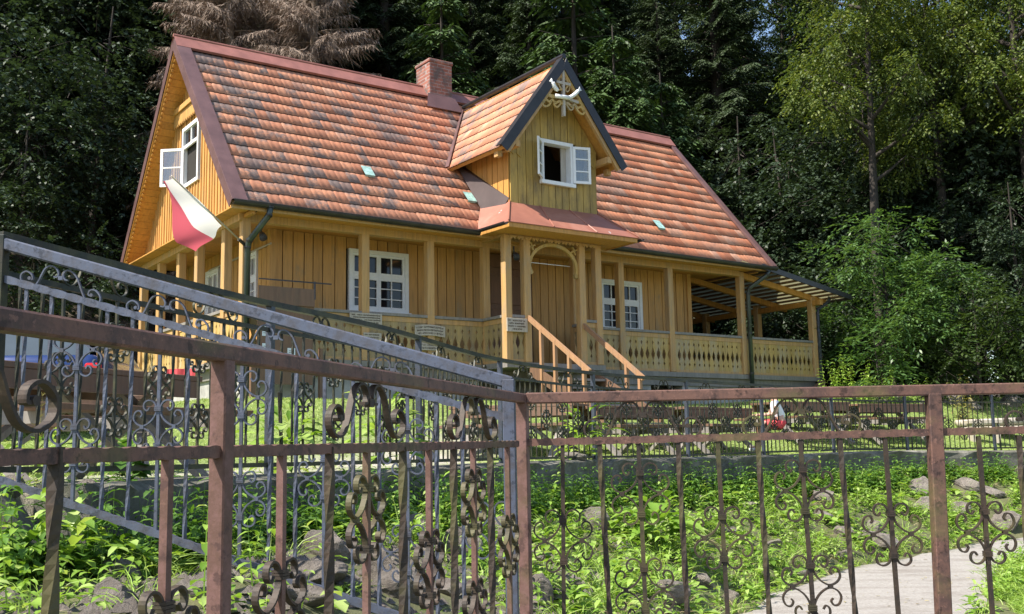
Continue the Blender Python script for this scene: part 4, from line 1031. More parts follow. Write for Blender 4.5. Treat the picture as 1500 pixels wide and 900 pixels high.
# common plan: use the top polyline for x,y ; shift onto the wall
n_ = len(TP)
def norm_at(i):
    d = (TP[min(i + 1, n_ - 1)] - TP[max(i - 1, 0)]); d.z = 0; d.normalize(); return d, Vector((-d.y, d.x, 0))
BP = [Vector((TP[i].x, TP[i].y, BP[i].z)) for i in range(n_)]
Lc = [0]
for i in range(n_ - 1): Lc.append(Lc[-1] + math.hypot(TP[i + 1].x - TP[i].x, TP[i + 1].y - TP[i].y))
def along(s):
    i = min(n_ - 2, max(j for j in range(n_) if Lc[j] <= s + 1e-9)); t = (s - Lc[i]) / (Lc[i + 1] - Lc[i])
    d, nn = norm_at(i); return TP[i].lerp(TP[i + 1], t), BP[i].lerp(BP[i + 1], t), d, nn
SLEN = Lc[-1]; PAN = 2.05; npan = int(SLEN / PAN)
kf = .0022
for ip in range(npan):
    s0, s1 = ip * SLEN / npan, (ip + 1) * SLEN / npan
    T_, B_, d_, nn_ = along(s0)
    where = ['nearest the camera, left end', 'second from the left, behind the blue grey railing', 'third from the left, behind the blue grey railing', 'fourth from the left, below the wide window', 'fifth from the left, behind the brown corner post', 'sixth from the left, below the porch steps', 'seventh from the left, before the picnic tables', 'fifth from the far end', 'fourth from the far end, before the seated person', 'third from the far end', 'second from the far end, by the brown post', 'farthest right'][min(ip, 11)]
    root = empty('fence_panel', Vector((T_.x, T_.y, B_.z - .08)), 'dark scrollwork fence panel, ' + where, 'fence panel', 'dark fence panels on the retaining wall')
    sub_ = [along(s0 + (s1 - s0) * j / 10) for j in range(11)]
    m = MB()
    for j in range(10): m.beam(sub_[j][0], sub_[j + 1][0] + (sub_[j + 1][0] - sub_[j][0]).normalized() * .004, .042, .036)
    m.build('top_rail', MT['blackiron'], root)
    m = MB(); wavy_rail(m, [q[0] - UP * .165 for q in sub_], .02, .026, .08, .003); m.build('mid_rail', MT['blackiron'], root)
    m = MB(); wavy_rail(m, [q[1] for q in sub_], .02, .026, .08, .002); m.build('bottom_rail', MT['blackiron'], root)
    if ip > 0:
        P_, Q_, d, nn = sub_[0]; m = MB(); m.obox(Vector((P_.x, P_.y, (P_.z + Q_.z - .12) / 2)), d * .021, nn * .021, UP * (P_.z - Q_.z + .12) / 2); post_ = m.build('post', MT['bluepost'], root)
        # bracing foot with a ball
        m = MB(); g = Q_ - UP * .07; m.tube([P_ + nn * .0 - UP * .55 + d * .1, Q_ + d * .16 + nn * .02 + UP * .1, g + d * .17 + nn * .03], [.011, .013, .013], 6); m.tube([g + d * .17 + nn * .03 + UP * .03, g + d * .17 + nn * .03 + UP * .015, g + d * .17 + nn * .03], [.013, .028, .034], 8); m.build('brace', MT['blackiron'], root)
    nb_ = 18
    for j in range(1, nb_):
        P_, Q_, d, nn = along(s0 + (s1 - s0) * j / nb_); a_ = P_ - UP * .17; m = MB(); ct = a_.lerp(Q_, .42)
        if j % 3 == 0: m.obox((a_ + Q_) / 2, d * .0065, nn * .0065, UP * (a_.z - Q_.z) / 2)
        else: twist_bar(m, a_, Q_, .0145, 2.2, 16)
        bar = m.build('baluster', MT['blackiron'], root)
        if j % 3 == 0:
            for f in ((.26, .70) if j % 6 == 0 else (.48,)):
                m = MB(); c = a_.lerp(Q_, f); motif(m, c, d, nn, kf, .014, .006)
                for s in (-1, 1): collar(m, c + UP * (29.5 * kf * s), d, nn, .018, .026, 1)
                m.build('scroll', MT['blackiron'], bar)
    for f in (.26, .74):
        P_, Q_, d, nn = along(s0 + (s1 - s0) * f); m = MB(); bigscroll(m, P_ - UP * .02, d, nn, kf * 1.15, .014, .006, (sub_[-1][0].z - sub_[0][0].z) / (s1 - s0), .95)
        m.build('rail_scroll', MT['blackiron'], root)
print('PANELS', npan)

# ================================================================== TREES
def unit(a): return a / np.maximum(np.linalg.norm(a, axis=-1, keepdims=True), 1e-9)
def leaves_quads(P, D, Lf, Wf, rs, up=None, tilt=.35):
    """P base (N,3), D direction, leaf length/width -> rhombus quads"""
    N_ = len(P); D = unit(D)
    upv = np.tile(np.array([0, 0, 1.0]), (N_, 1)) if up is None else up
    S = unit(np.cross(D, upv + rs.normal(0, tilt, (N_, 3)))); Lf = np.broadcast_to(Lf, N_)[:, None]; Wf = np.broadcast_to(Wf, N_)[:, None]
    Nn = np.cross(S, D)
    a = P; b = P + D * Lf * .45 + S * Wf * .5 + Nn * Wf * .12; c = P + D * Lf - Nn * Lf * .08; d = P + D * Lf * .45 - S * Wf * .5 + Nn * Wf * .12
    V = np.stack([a, b, c, d], 1).reshape(-1, 3); F = np.arange(4 * N_).reshape(-1, 4); return V, F
def sprays(P, D, L_, pairs, ll, lw, rs, droop=.25, ang=.9, tilt=.25):
    """flat twigs with leaflets on both sides"""
    D = unit(D); N_ = len(P); L_ = np.broadcast_to(L_, N_)
    S = unit(np.cross(D, np.array([0, 0, 1.0]) + rs.normal(0, .3, (N_, 3)))); PP, DD, LL, WW = [], [], [], []
    for k in range(pairs):
        t = (k + .6) / pairs; q = P + D * (L_ * t)[:, None] - np.array([0, 0, 1.0]) * (L_ * droop * t * t)[:, None]
        for s in (-1, 1):
            dd = D * math.cos(ang) + S * s * math.sin(ang) + rs.normal(0, .12, (N_, 3)); dd[:, 2] -= .12
            PP.append(q); DD.append(dd); LL.append(np.full(N_, ll) * rs.uniform(.7, 1.2, N_) * (1.15 - .45 * t)); WW.append(np.full(N_, lw) * rs.uniform(.8, 1.2, N_))
    PP.append(P + D * L_[:, None] * .97 - np.array([0, 0, 1.0]) * (L_ * droop)[:, None]); DD.append(D.copy()); LL.append(np.full(N_, ll)); WW.append(np.full(N_, lw))
    return leaves_quads(np.concatenate(PP), np.concatenate(DD), np.concatenate(LL), np.concatenate(WW), rs, tilt=tilt)
def merge(parts):
    V = []; F = []; n = 0
    for v, f in parts: V.append(v); F.append(f + n); n += len(v)
    return np.concatenate(V), np.concatenate(F)
def tube_quads(lines, n=5):
    """lines: list of (pts(k,3), radii(k)) -> quads"""
    V = []; F = []; base = 0
    for pts, rr in lines:
        pts = np.asarray(pts); k = len(pts); d = unit(np.gradient(pts, axis=0)); a = unit(np.cross(d, np.array([.31, .2, .93]))); b = np.cross(d, a)
        th = np.arange(n) / n * 2 * math.pi
        ring = pts[:, None] + (a[:, None] * np.cos(th)[None, :, None] + b[:, None] * np.sin(th)[None, :, None]) * np.asarray(rr)[:, None, None]
        V.append(ring.reshape(-1, 3)); i = np.arange(k - 1)[:, None] * n + np.arange(n)[None]; j = np.arange(k - 1)[:, None] * n + (np.arange(n)[None] + 1) % n
        F.append((np.stack([i, j, j + n, i + n], -1).reshape(-1, 4)) + base); base += k * n
    return np.concatenate(V), np.concatenate(F)

def spruce(name, h, rad, z0, seed, mat, dens=1.0, dead=False, scale_twig=1.0):
    rs = np.random.RandomState(seed); lines = [(np.array([[0, 0, -1.0], [0, 0, h * .5], [rs.normal(0, .1), rs.normal(0, .1), h]]), np.array([h * .014, h * .009, .015]))]
    P, D, LN = [], [], []; z = z0
    while z < h - .15:
        f = (z - z0) / (h - z0); R = rad * (1 - f) ** .82 * rs.uniform(.82, 1.12) + .12; nb_ = int(rs.randint(5, 8) * dens)
        for k in range(nb_):
            az = rs.uniform(0, 2 * math.pi); r_ = R * rs.uniform(.7, 1.1); up0 = .15 + .5 * f; droop = (.42 - .3 * f) * r_
            t = np.linspace(0, 1, 6); x = np.cos(az) * r_ * t; y = np.sin(az) * r_ * t; zz = z + r_ * up0 * t * .5 - droop * t ** 2 * 1.3 + .10 * r_ * t ** 4
            lines.append((np.stack([x, y, zz], 1), np.linspace(.012 + .010 * r_, .004, 6)))
            n = max(4, int(r_ * (9 if not dead else 14)))
            for tt in np.linspace(.12, 1.0, n):
                i = tt * 5; a = int(min(4, i)); fr_ = i - a; p = np.array([x[a] + (x[a + 1] - x[a]) * fr_, y[a] + (y[a + 1] - y[a]) * fr_, zz[a] + (zz[a + 1] - zz[a]) * fr_])
                dirb = np.array([math.cos(az), math.sin(az), -.15]); sd = np.array([-math.sin(az), math.cos(az), 0])
                for s in (-1, 1):
                    ln = (.16 + .55 * (1 - tt) * min(1, r_ / 2) + .12) * rs.uniform(.7, 1.2)
                    P.append(p); D.append(dirb * .75 + sd * s * .8 + np.array([0, 0, -.22 - .35 * rs.rand()])); LN.append(ln)
        z += (.30 + .12 * rs.rand()) / max(.6, dens)
    P = np.array(P); D = np.array(D); LN = np.array(LN)
    tv, tf = tube_quads(lines, 5)
    if dead:
        PP, DD, LL = [], [], []
        for k in range(4):
            q = P + unit(D) * (LN * rs.uniform(0, .8, len(P)))[:, None]; dd = D + rs.normal(0, .5, D.shape); dd[:, 2] -= .5; PP.append(q); DD.append(dd); LL.append(LN * rs.uniform(.5, 1.1, len(P)))
        PP.append(P); DD.append(D); LL.append(LN)
        V, F = leaves_quads(np.concatenate(PP), np.concatenate(DD), np.concatenate(LL), .02, rs)
    else:
        V, F = sprays(P, D, LN * scale_twig, 3, .17, .055, rs, .35, .6, .3)
        V2, F2 = leaves_quads(P, D, LN, .05, rs); V, F = merge([(V, F), (V2, F2)])
    return (V, F, mat), (tv, tf, MT['bark'] if not dead else MT['deadwood'])

def broadleaf(name, h, rad, z0, seed, mat, nclus=150, per=11, leaf=(.13, .075), squash=1.0, lobes=7, trunk_r=None, spray_len=.5, hang=.25, hollow=.35, lr=(.28, .48)):
    rs = np.random.RandomState(seed); top = h; cz = (z0 + top) / 2; hz = (top - z0) / 2
    lob = []
    for k in range(lobes):
        a = rs.uniform(0, 2 * math.pi); zz = rs.uniform(-.8, .85); rr = rad * .62 * math.sqrt(max(.1, 1 - zz * zz)); lob.append((np.array([math.cos(a) * rr, math.sin(a) * rr, cz + zz * hz * .8]), rs.uniform(*lr) * rad))
    lob.append((np.array([0, 0, cz + hz * .55]), rad * .45)); lob.append((np.array([0, 0, cz]), rad * .5))
    tr = trunk_r or h * .010; lines = []; bend = rs.normal(0, .03 * h, 2)
    tp = np.array([[0, 0, -1.0], [bend[0] * .2, bend[1] * .2, h * .3], [bend[0] * .6, bend[1] * .6, h * .6], [bend[0], bend[1], h * .88]]); lines.append((tp, np.array([tr * 1.25, tr, tr * .6, tr * .2])))
    P, D = [], []
    for c, r_ in lob:
        za = min(h * .8, max(h * .15, c[2] - np.linalg.norm(c[:2]) * .7)); a0 = np.array([np.interp(za, tp[:, 2], tp[:, 0]), np.interp(za, tp[:, 2], tp[:, 1]), za]); mid = (a0 + c) / 2 + np.array([0, 0, -.1 * r_]) + rs.normal(0, .08 * r_, 3)
        lines.append((np.array([a0, mid, c]), np.array([tr * .45, tr * .3, tr * .12])))
        n = int(nclus / len(lob) * (r_ / (rad * .42)) ** 2)
        for k in range(n):
            v = unit(rs.normal(0, 1, 3)); q = c + v * r_ * rs.uniform(hollow, 1.08) ** .6 * np.array([1, 1, squash]); lines.append((np.array([c + (q - c) * .2, (c + q) / 2 + rs.normal(0, .05, 3), q]), np.array([tr * .08 + .006, .008, .004]))) if k % 2 == 0 else None
            for j in range(per):
                o = rs.normal(0, .24 * min(1.2, r_), 3) * np.array([1, 1, .6]); P.append(q + o); dd = v * .6 + unit(rs.normal(0, 1, 3)) * .9; dd[2] = dd[2] * .35 - hang; D.append(dd)
    P = np.array(P); D = np.array(D); V, F = sprays(P, D, spray_len * rs.uniform(.6, 1.2, len(P)), 4, leaf[0], leaf[1], rs, .3, .85, .3)
    tv, tf = tube_quads(lines, 5)
    return (V, F, mat), (tv, tf, MT['bark'])

def make_tree(name, parts, loc, label, cat='tree', group=None, rz=0, s=1):
    root = empty(name, loc, label, cat, group, rz); (V, F, m), (tv, tf, tm) = parts
    def mk(nm, V, F, m, sm):
        me = bpy.data.meshes.new(nm); k = F.shape[1]; me.vertices.add(len(V)); me.vertices.foreach_set('co', V.astype(np.float32).ravel()); me.loops.add(F.size); me.loops.foreach_set('vertex_index', F.astype(np.int32).ravel())
        me.polygons.add(len(F)); me.polygons.foreach_set('loop_start', np.arange(0, F.size, k, dtype=np.int32)); me.polygons.foreach_set('loop_total', np.full(len(F), k, dtype=np.int32)); me.update(calc_edges=True)
        return link_mesh(nm, me, m, root, sm)
    mk('trunk', tv, tf, tm, True); mk('crown', V, F, m, False); root.scale = (s, s, s); return root
def copy_tree(src, loc, rz, s, label, sz=None):
    r_ = src.copy(); col.objects.link(r_); r_.location = loc; r_.rotation_euler = (0, 0, rz); r_.scale = (s, s, sz or s); r_['label'] = label
    for c in src.children: d = c.copy(); col.objects.link(d); d.parent = r_
    return r_
PF = 'planted'
def place(protos, spots, labels):
    used = {}
    for (k, x, y, s, lab) in spots:
        loc = Vector((x, y, tz(x, y) - .1)); rz = rnd.uniform(0, 6.28)
        if k not in used: used[k] = protos[k]; o = protos[k]; o.location = loc; o.rotation_euler = (0, 0, rz); o.scale = (s,) * 3; o['label'] = lab
        else: copy_tree(protos[k], loc, rz, s, lab)
GS = 'spruces of the shaded forest behind the house'
GB = 'broadleaf trees of the forest edge'
LS = 'tall dark spruce standing in the shaded forest behind the house'
protos = {}
for i, (h, rad) in enumerate(((19, 3.1), (17, 2.7), (21, 3.4))):
    protos[i] = make_tree('spruce_tree', spruce('s', h, rad, .8, 20 + i, MT['spruce']), Vector((0, 0, 0)), LS, 'tree', GS)
protos[3] = make_tree('spruce_tree', spruce('s', 8.5, 2.0, .3, 31, MT['youngspruce'], 1.0), Vector((0, 0, 0)), 'x', 'tree', 'young spruces in front of the forest')
protos[4] = make_tree('dead_spruce_tree', spruce('s', 19, 3.6, 2.0, 41, MT['deadwood'], 1.0, True), Vector((0, 0, 0)), 'x', 'tree')
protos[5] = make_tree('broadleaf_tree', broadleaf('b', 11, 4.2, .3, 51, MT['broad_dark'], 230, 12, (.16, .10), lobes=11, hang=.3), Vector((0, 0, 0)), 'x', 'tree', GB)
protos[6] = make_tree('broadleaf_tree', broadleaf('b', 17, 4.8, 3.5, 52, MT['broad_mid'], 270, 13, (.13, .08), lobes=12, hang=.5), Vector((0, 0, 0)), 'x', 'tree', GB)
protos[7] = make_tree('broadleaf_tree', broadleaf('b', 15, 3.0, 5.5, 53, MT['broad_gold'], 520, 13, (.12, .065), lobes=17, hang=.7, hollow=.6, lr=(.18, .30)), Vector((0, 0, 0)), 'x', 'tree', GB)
sp = []
def px_spot(px, Y): return ((px - 750) / FPX * Y, Y)
LY = 'young bright green spruce just behind the roof ridge, '
# conifers behind the house, in rows up the slope
rr = np.random.RandomState(77)
for Y, a, b, st in ((33, -60, 1180, 92), (38, -120, 1240, 100), (44, -160, 1300, 105), (52, -200, 1350, 115), (62, -200, 1420, 130)):
    px = a
    while px < b:
        x, y = px_spot(px + rr.uniform(-25, 25), Y + rr.uniform(-2, 2))
        e = -((x - HO.x) * LV.x + (y - HO.y) * LV.y)
        if e < -9.3: sp.append((int(rr.randint(0, 3)), x, y, rr.uniform(.8, 1.1), '@S'))
        px += st
sp += [(3, *px_spot(915, 30.0), 1.35, LY + 'right of the dormer'), (3, *px_spot(735, 28.2), 1.05, LY + 'right of the chimney'), (3, *px_spot(852, 31), 1.75, LY + 'rising above the dormer peak'), (3, *px_spot(560, 27.3), 1.08, LY + 'left of the chimney'), (3, *px_spot(650, 29.5), 1.45, LY + 'directly behind the chimney'), (3, *px_spot(985, 33), 1.3, LY + 'above the right end of the roof')]
LD = 'bare dead brown spruce above the '
sp += [(4, *px_spot(455, 27.5), .82, LD + 'roof ridge, right one of three'), (4, *px_spot(395, 30), .95, LD + 'roof ridge, middle one of three'), (4, *px_spot(325, 28), .85, LD + 'roof ridge, left one of three')]
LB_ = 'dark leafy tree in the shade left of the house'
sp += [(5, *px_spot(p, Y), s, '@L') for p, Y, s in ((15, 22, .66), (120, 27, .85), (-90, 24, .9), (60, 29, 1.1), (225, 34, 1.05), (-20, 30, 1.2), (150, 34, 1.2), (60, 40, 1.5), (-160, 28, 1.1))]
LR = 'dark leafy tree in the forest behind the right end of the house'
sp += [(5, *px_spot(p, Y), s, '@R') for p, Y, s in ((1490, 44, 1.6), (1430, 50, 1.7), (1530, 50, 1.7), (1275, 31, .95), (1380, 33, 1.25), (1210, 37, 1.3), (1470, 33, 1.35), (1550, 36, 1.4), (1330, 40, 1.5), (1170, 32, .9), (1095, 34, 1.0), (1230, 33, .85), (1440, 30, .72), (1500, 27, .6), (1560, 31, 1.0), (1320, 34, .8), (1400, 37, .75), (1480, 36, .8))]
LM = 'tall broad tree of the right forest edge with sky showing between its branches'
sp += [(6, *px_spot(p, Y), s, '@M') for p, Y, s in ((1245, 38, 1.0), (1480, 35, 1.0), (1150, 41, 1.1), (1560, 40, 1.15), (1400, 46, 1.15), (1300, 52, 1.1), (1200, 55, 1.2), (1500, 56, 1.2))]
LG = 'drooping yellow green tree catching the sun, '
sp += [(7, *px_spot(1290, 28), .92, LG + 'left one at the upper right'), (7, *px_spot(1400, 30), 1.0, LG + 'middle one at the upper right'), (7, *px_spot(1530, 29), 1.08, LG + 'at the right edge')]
def zone(px):
    for lim, t in ((0, 'beyond the left edge of the photo'), (90, 'at the far left edge'), (170, 'left of the house by the far left'), (250, 'left of the gable peak'), (330, 'above the left end of the roof ridge'), (420, 'above the left quarter of the ridge'), (500, 'above the middle of the ridge left of the chimney'), (590, 'just left of the chimney'), (660, 'directly over the chimney'), (720, 'between chimney and dormer'), (790, 'left of the dormer peak'), (850, 'straight over the dormer peak'), (920, 'right of the dormer peak'), (985, 'over the right end of the ridge'), (1050, 'just right of the ridge end'), (1110, 'above the right roof slope'), (1170, 'above the lean-to roof'), (1230, 'right of the lean-to roof'), (1300, 'above the bright ash tree'), (1370, 'over the right shoulder of the ash tree'), (1440, 'behind the stone pile'), (1500, 'near the right edge'), (9999, 'beyond the right edge of the photo')):
        if px < lim: return t
cnt = {}; out = []
for (k, x, y, s, lab) in sp:
    if lab[0] == '@':
        px = 750 + FPX * x / y; row = 'front' if y < 35.5 else ('second' if y < 41 else ('third' if y < 48 else ('fourth' if y < 57 else 'fifth')))
        nm = {'@S': 'dark spruce', '@L': 'dark leafy tree', '@R': 'round dark leafy tree', '@M': 'tall loose broadleaf tree'}[lab]
        if lab == '@L': row = 'front' if y < 25 else ('second' if y < 29.5 else 'rear')
        if lab == '@S' and y > 41: lab = LS
        elif 0 <= px <= 1500:
            lab = nm + ' of the ' + row + ' row, ' + zone(px)
            if lab in cnt: lab += ', farther right'
            cnt[lab] = 1
        else: lab = nm + ' of the ' + row + ' row, ' + zone(px)
    out.append((k, x, y, s, lab))
sp = out
place(protos, sp, None)
# far wood behind everything, dense
prot_f = protos[2]
for Y, st in ((75, 150), (90, 170)):
    px = -300
    while px < 1130:
        x, y = px_spot(px + rr.uniform(-30, 30), Y); copy_tree(protos[int(rr.randint(0, 3))], Vector((x, y, tz(x, y) - .1)), rr.uniform(0, 6), rr.uniform(1.1, 1.4), LS); px += st
# bright ash shrub on the right
ash = make_tree('ash_tree', broadleaf('b', 5.0, 1.95, .1, 61, MT['ash'], 300, 9, (.16, .05), .7, 22, .05, .55, .2, .6, (.22, .34)), Vector((*px_spot(1308, 25.5), 0)), 'bright green bushy ash tree in the sun right of the veranda', 'tree')
ash.location.z = tz(ash.location.x, ash.location.y) - .1
a2_ = make_tree('ash_sapling', broadleaf('b', 1.9, .7, .1, 62, MT['ash'], 26, 7, (.16, .055), 1.0, 4, .02, .45, .15, .4), Vector((*px_spot(1285, 23.5), 0)), 'small bright ash sapling in front of the bushy ash tree', 'plant')
a2_.location.z = tz(a2_.location.x, a2_.location.y) - .05
a3_ = make_tree('shrub', broadleaf('b', 3.2, 1.6, .1, 63, MT['broad_mid'], 70, 10, (.12, .06), 1.0, 7, .04, .5, .25, .4), Vector((*px_spot(1432, 24.5), 0)), 'olive green shrub at the wood edge right of the ash tree', 'shrub')
a3_.location.z = tz(a3_.location.x, a3_.location.y) - .05
a4_ = make_tree('shrub', broadleaf('b', 3.6, 1.8, .1, 64, MT['broad_dark'], 80, 10, (.14, .07), 1.0, 7, .04, .5, .25, .4), Vector((*px_spot(1205, 27.5), 0)), 'dark green shrub behind the drain chute at the right veranda end', 'shrub')
a4_.location.z = tz(a4_.location.x, a4_.location.y) - .05
a5_ = make_tree('shrub', broadleaf('b', 3.8, 2.1, .1, 65, MT['broad_dark'], 90, 10, (.14, .07), 1.0, 7, .04, .5, .25, .4), Vector((*px_spot(1120, 30), 0)), 'dark shrub seen through the open right veranda', 'shrub')
a6_ = make_tree('shrub', broadleaf('b', 4.2, 2.4, .1, 66, MT['broad_dark'], 100, 10, (.14, .07), 1.0, 8, .04, .5, .25, .4), Vector((*px_spot(1505, 27), 0)), 'dark shrub at the right edge behind the stone pile', 'shrub')
a6_.location.z = tz(a6_.location.x, a6_.location.y) - .05
a5_.location.z = tz(a5_.location.x, a5_.location.y) - .05

# ================================================================== ROCKS AND BANK PLANTS
def rock(px, py, wpx, hpx, label=None, seed=0, Y0=2.0, flat=None):
    c = ground_hit(px, py, Y0); sc_ = c.y / FPX; wd, ht = wpx * sc_ / 2, hpx * sc_ / 2
    import bmesh
    bm = bmesh.new(); bmesh.ops.create_icosphere(bm, subdivisions=4, radius=1); rs = np.random.RandomState(seed)
    planes = [(unit(rs.normal(0, 1, 3)), rs.uniform(.5, .85)) for _ in range(15)]; ph = rs.uniform(0, 6, 6)
    for v in bm.verts:
        p = np.array(v.co)
        for n_, d_ in planes:
            k = p @ n_ - d_
            if k > 0: p = p - n_ * k * .98
        p = p * (1 + .03 * math.sin(9 * p[0] + ph[0]) * math.sin(8 * p[1] + ph[1]) + .02 * math.sin(19 * p[2] + ph[2] + 7 * p[0]))
        v.co = Vector((p[0] * wd, p[1] * wd * .8, p[2] * ht * 1.15))
    rot = Matrix.Rotation(rs.uniform(-.35, .35), 4, 'Y') @ Matrix.Rotation(rs.uniform(-.3, .3), 4, 'X'); bmesh.ops.rotate(bm, verts=bm.verts, matrix=rot, cent=(0, 0, 0))
    me = bpy.data.meshes.new('rock'); bm.to_mesh(me); bm.free()
    o = link_mesh('rock', me, MT['rock'], None, False); o.location = (c.x, c.y, c.z + ht * .25)
    tag(o, label or 'small grey brown stone half buried among the green plants of the bank', 'rock', 'stones on the bank'); return o, c, wd
RK = [(8, 806, 60, 34, 'tan stone at the far left edge of the bank'), (180, 846, 70, 46, 'tan angular stone between the leafy plants at lower left'), (160, 882, 70, 44, 'rough grey stone below the tan angular stone at lower left'), (14, 884, 50, 34, 'grey stone in the lower left corner'),
      (296, 872, 70, 60, 'grey stone behind the nearest brown fence post'), (473, 812, 78, 62, 'big dark grey boulder left of the scrolled fence bars'), (462, 850, 90, 44, 'flat slab below the big dark grey boulder'), (450, 884, 80, 36, None), (560, 850, 60, 60, None), (585, 870, 90, 60, 'broad brown slab behind the middle scrolled bars'), (603, 785, 62, 44, 'dark rounded boulder in the middle of the bank'), (676, 815, 74, 66, 'tilted grey slab left of the blue grey fence post'), (735, 800, 50, 60, None), (505, 862, 40, 22, None), (655, 870, 50, 34, None),
      (842, 702, 74, 26, 'long pale slab lying just below the wall'), (868, 770, 60, 46, None), (785, 850, 34, 22, 'reddish tan stone right of the brown corner post'), (793, 873, 50, 50, None), (836, 862, 56, 30, None), (872, 860, 40, 44, None), (918, 838, 26, 44, None), (975, 878, 84, 54, 'large grey boulder at the bottom between two scrolled bars'), (1027, 853, 46, 22, 'flat brown stone alone in the grass left of the path'), (962, 770, 40, 22, None), (1068, 880, 36, 34, None), (1022, 731, 34, 14, None), (1069, 782, 34, 18, None), (908, 803, 50, 22, None),
      (1142, 726, 40, 26, None), (1209, 737, 50, 40, 'pale tilted rock in the right part of the bank'), (1204, 762, 40, 26, None), (1345, 722, 50, 40, 'streaked brown rock left of the right fence post'), (1352, 745, 50, 30, None), (1414, 714, 60, 26, None), (1451, 724, 50, 22, None), (1496, 700, 40, 40, 'pink grey stone at the right edge below the wall'), (1278, 778, 40, 28, None), (1285, 798, 80, 36, 'dark grey slab at the foot of the bank by the path'), (1236, 786, 40, 26, None), (1472, 770, 70, 34, 'large grey slab where the path leaves at right'), (1404, 752, 44, 26, None), (1234, 818, 30, 22, None), (120, 815, 40, 20, None), (1130, 800, 40, 18, None), (1095, 745, 40, 18, None), (1170, 842, 34, 16, None)]
ROCKS = []; RKN = {}
for i, (x, y, w_, h_, lb) in enumerate(RK):
    o, c, wd = rock(x, y, w_ * (.85 if x > 780 else 1.05), h_ * (.9 if x > 780 else 1.1), lb, 100 + i); ROCKS.append((c.x, c.y, wd)); RKN[o.name] = i
RKA = np.array(ROCKS)
seen_ = {}; ORD = ['first', 'second', 'third', 'fourth', 'fifth', 'sixth', 'seventh', 'eighth', 'ninth', 'tenth', 'eleventh', 'twelfth']
for o in [o for o in bpy.data.objects if o.name.startswith('rock') and o['label'].startswith('small grey brown')]:
    i_ = RKN[o.name]; x, y = RK[i_][:2]; q = sum(1 for b_ in RB if (b_[0] + b_[1]) / 2 < x); hgt = 'high on the bank' if y < 750 else ('halfway down the bank' if y < 815 else 'low on the bank')
    l_ = ('stone right after the ' + ORD[q - 1] + ' bar of the right panel, ' + hgt) if x > 840 else ('stone seen through the left panel, ' + hgt)
    o['label'] = 'grey ' + l_ if l_ not in seen_ else 'smaller grey ' + l_; seen_[l_] = 1
def leafstrip(P, D, Ln, Wd, rs, bend=.6, upn=None):
    """curved folded leaves: 4 rows x 3 columns"""
    N_ = len(P); D = unit(D); S = unit(np.cross(D, np.array([0, 0, 1.0]) + rs.normal(0, .15, (N_, 3)))); U = np.cross(S, D); Ln = np.broadcast_to(Ln, N_)[:, None]; Wd = np.broadcast_to(Wd, N_)[:, None]
    rows = []; bend = np.broadcast_to(bend, N_)[:, None] if not np.isscalar(bend) else bend
    for t, w_ in ((0, .06), (.3, .85), (.68, .8), (1, .04)):
        c = P + D * Ln * t - np.array([0, 0, 1.0]) * Ln * bend * t * t * .6
        rows.append(np.stack([c - S * Wd * w_ * .5 + U * Wd * w_ * .16, c, c + S * Wd * w_ * .5 + U * Wd * w_ * .16], 1))
    V = np.stack(rows, 1).reshape(N_, 12, 3); q = []
    for i in range(3):
        for j in range(2): q.append([i * 3 + j, i * 3 + j + 1, i * 3 + 4 + j, i * 3 + 3 + j])
    F = (np.array(q)[None] + np.arange(N_)[:, None, None] * 12).reshape(-1, 4); return V.reshape(-1, 3), F
def blades(P, D, Ln, Wd, rs, bend=.7):
    N_ = len(P); D = unit(D); S = unit(np.cross(D, rs.normal(0, 1, (N_, 3)))); Ln = np.broadcast_to(Ln, N_)[:, None]; Wd = np.broadcast_to(Wd, N_)[:, None]; rows = []
    hd = D.copy(); hd[:, 2] = 0; hd = unit(hd + 1e-4)
    for t, w_ in ((0, 1), (.4, .85), (.75, .55), (1, .08)):
        c = P + D * Ln * t + hd * Ln * bend * t * t * .5 - np.array([0, 0, 1.0]) * Ln * bend * t * t * .55; rows.append(np.stack([c - S * Wd * w_ / 2, c + S * Wd * w_ / 2], 1))
    V = np.stack(rows, 1).reshape(N_, 8, 3); q = [[i * 2, i * 2 + 1, i * 2 + 3, i * 2 + 2] for i in range(3)]
    F = (np.array(q)[None] + np.arange(N_)[:, None, None] * 8).reshape(-1, 4); return V.reshape(-1, 3), F
def cirdir(rs, n, e0, e1):
    a = rs.uniform(0, 2 * np.pi, n); e = np.radians(rs.uniform(e0, e1, n)); return np.stack([np.cos(a) * np.cos(e), np.sin(a) * np.cos(e), np.sin(e)], 1)
FARP = np.array([(p.x, p.y) for p in fr]); NEARP = np.array([(p.x, p.y) for p in nr])
POLY = np.concatenate([FARP, NEARP[::-1]])
def in_path(X, Y):
    ins = np.zeros(X.shape, bool); n = len(POLY); j = n - 1
    for i in range(n):
        xi, yi = POLY[i]; xj, yj = POLY[j]; c = ((yi > Y) != (yj > Y)) & (X < (xj - xi) * (Y - yi) / (yj - yi + 1e-12) + xi); ins ^= c; j = i
    return ins
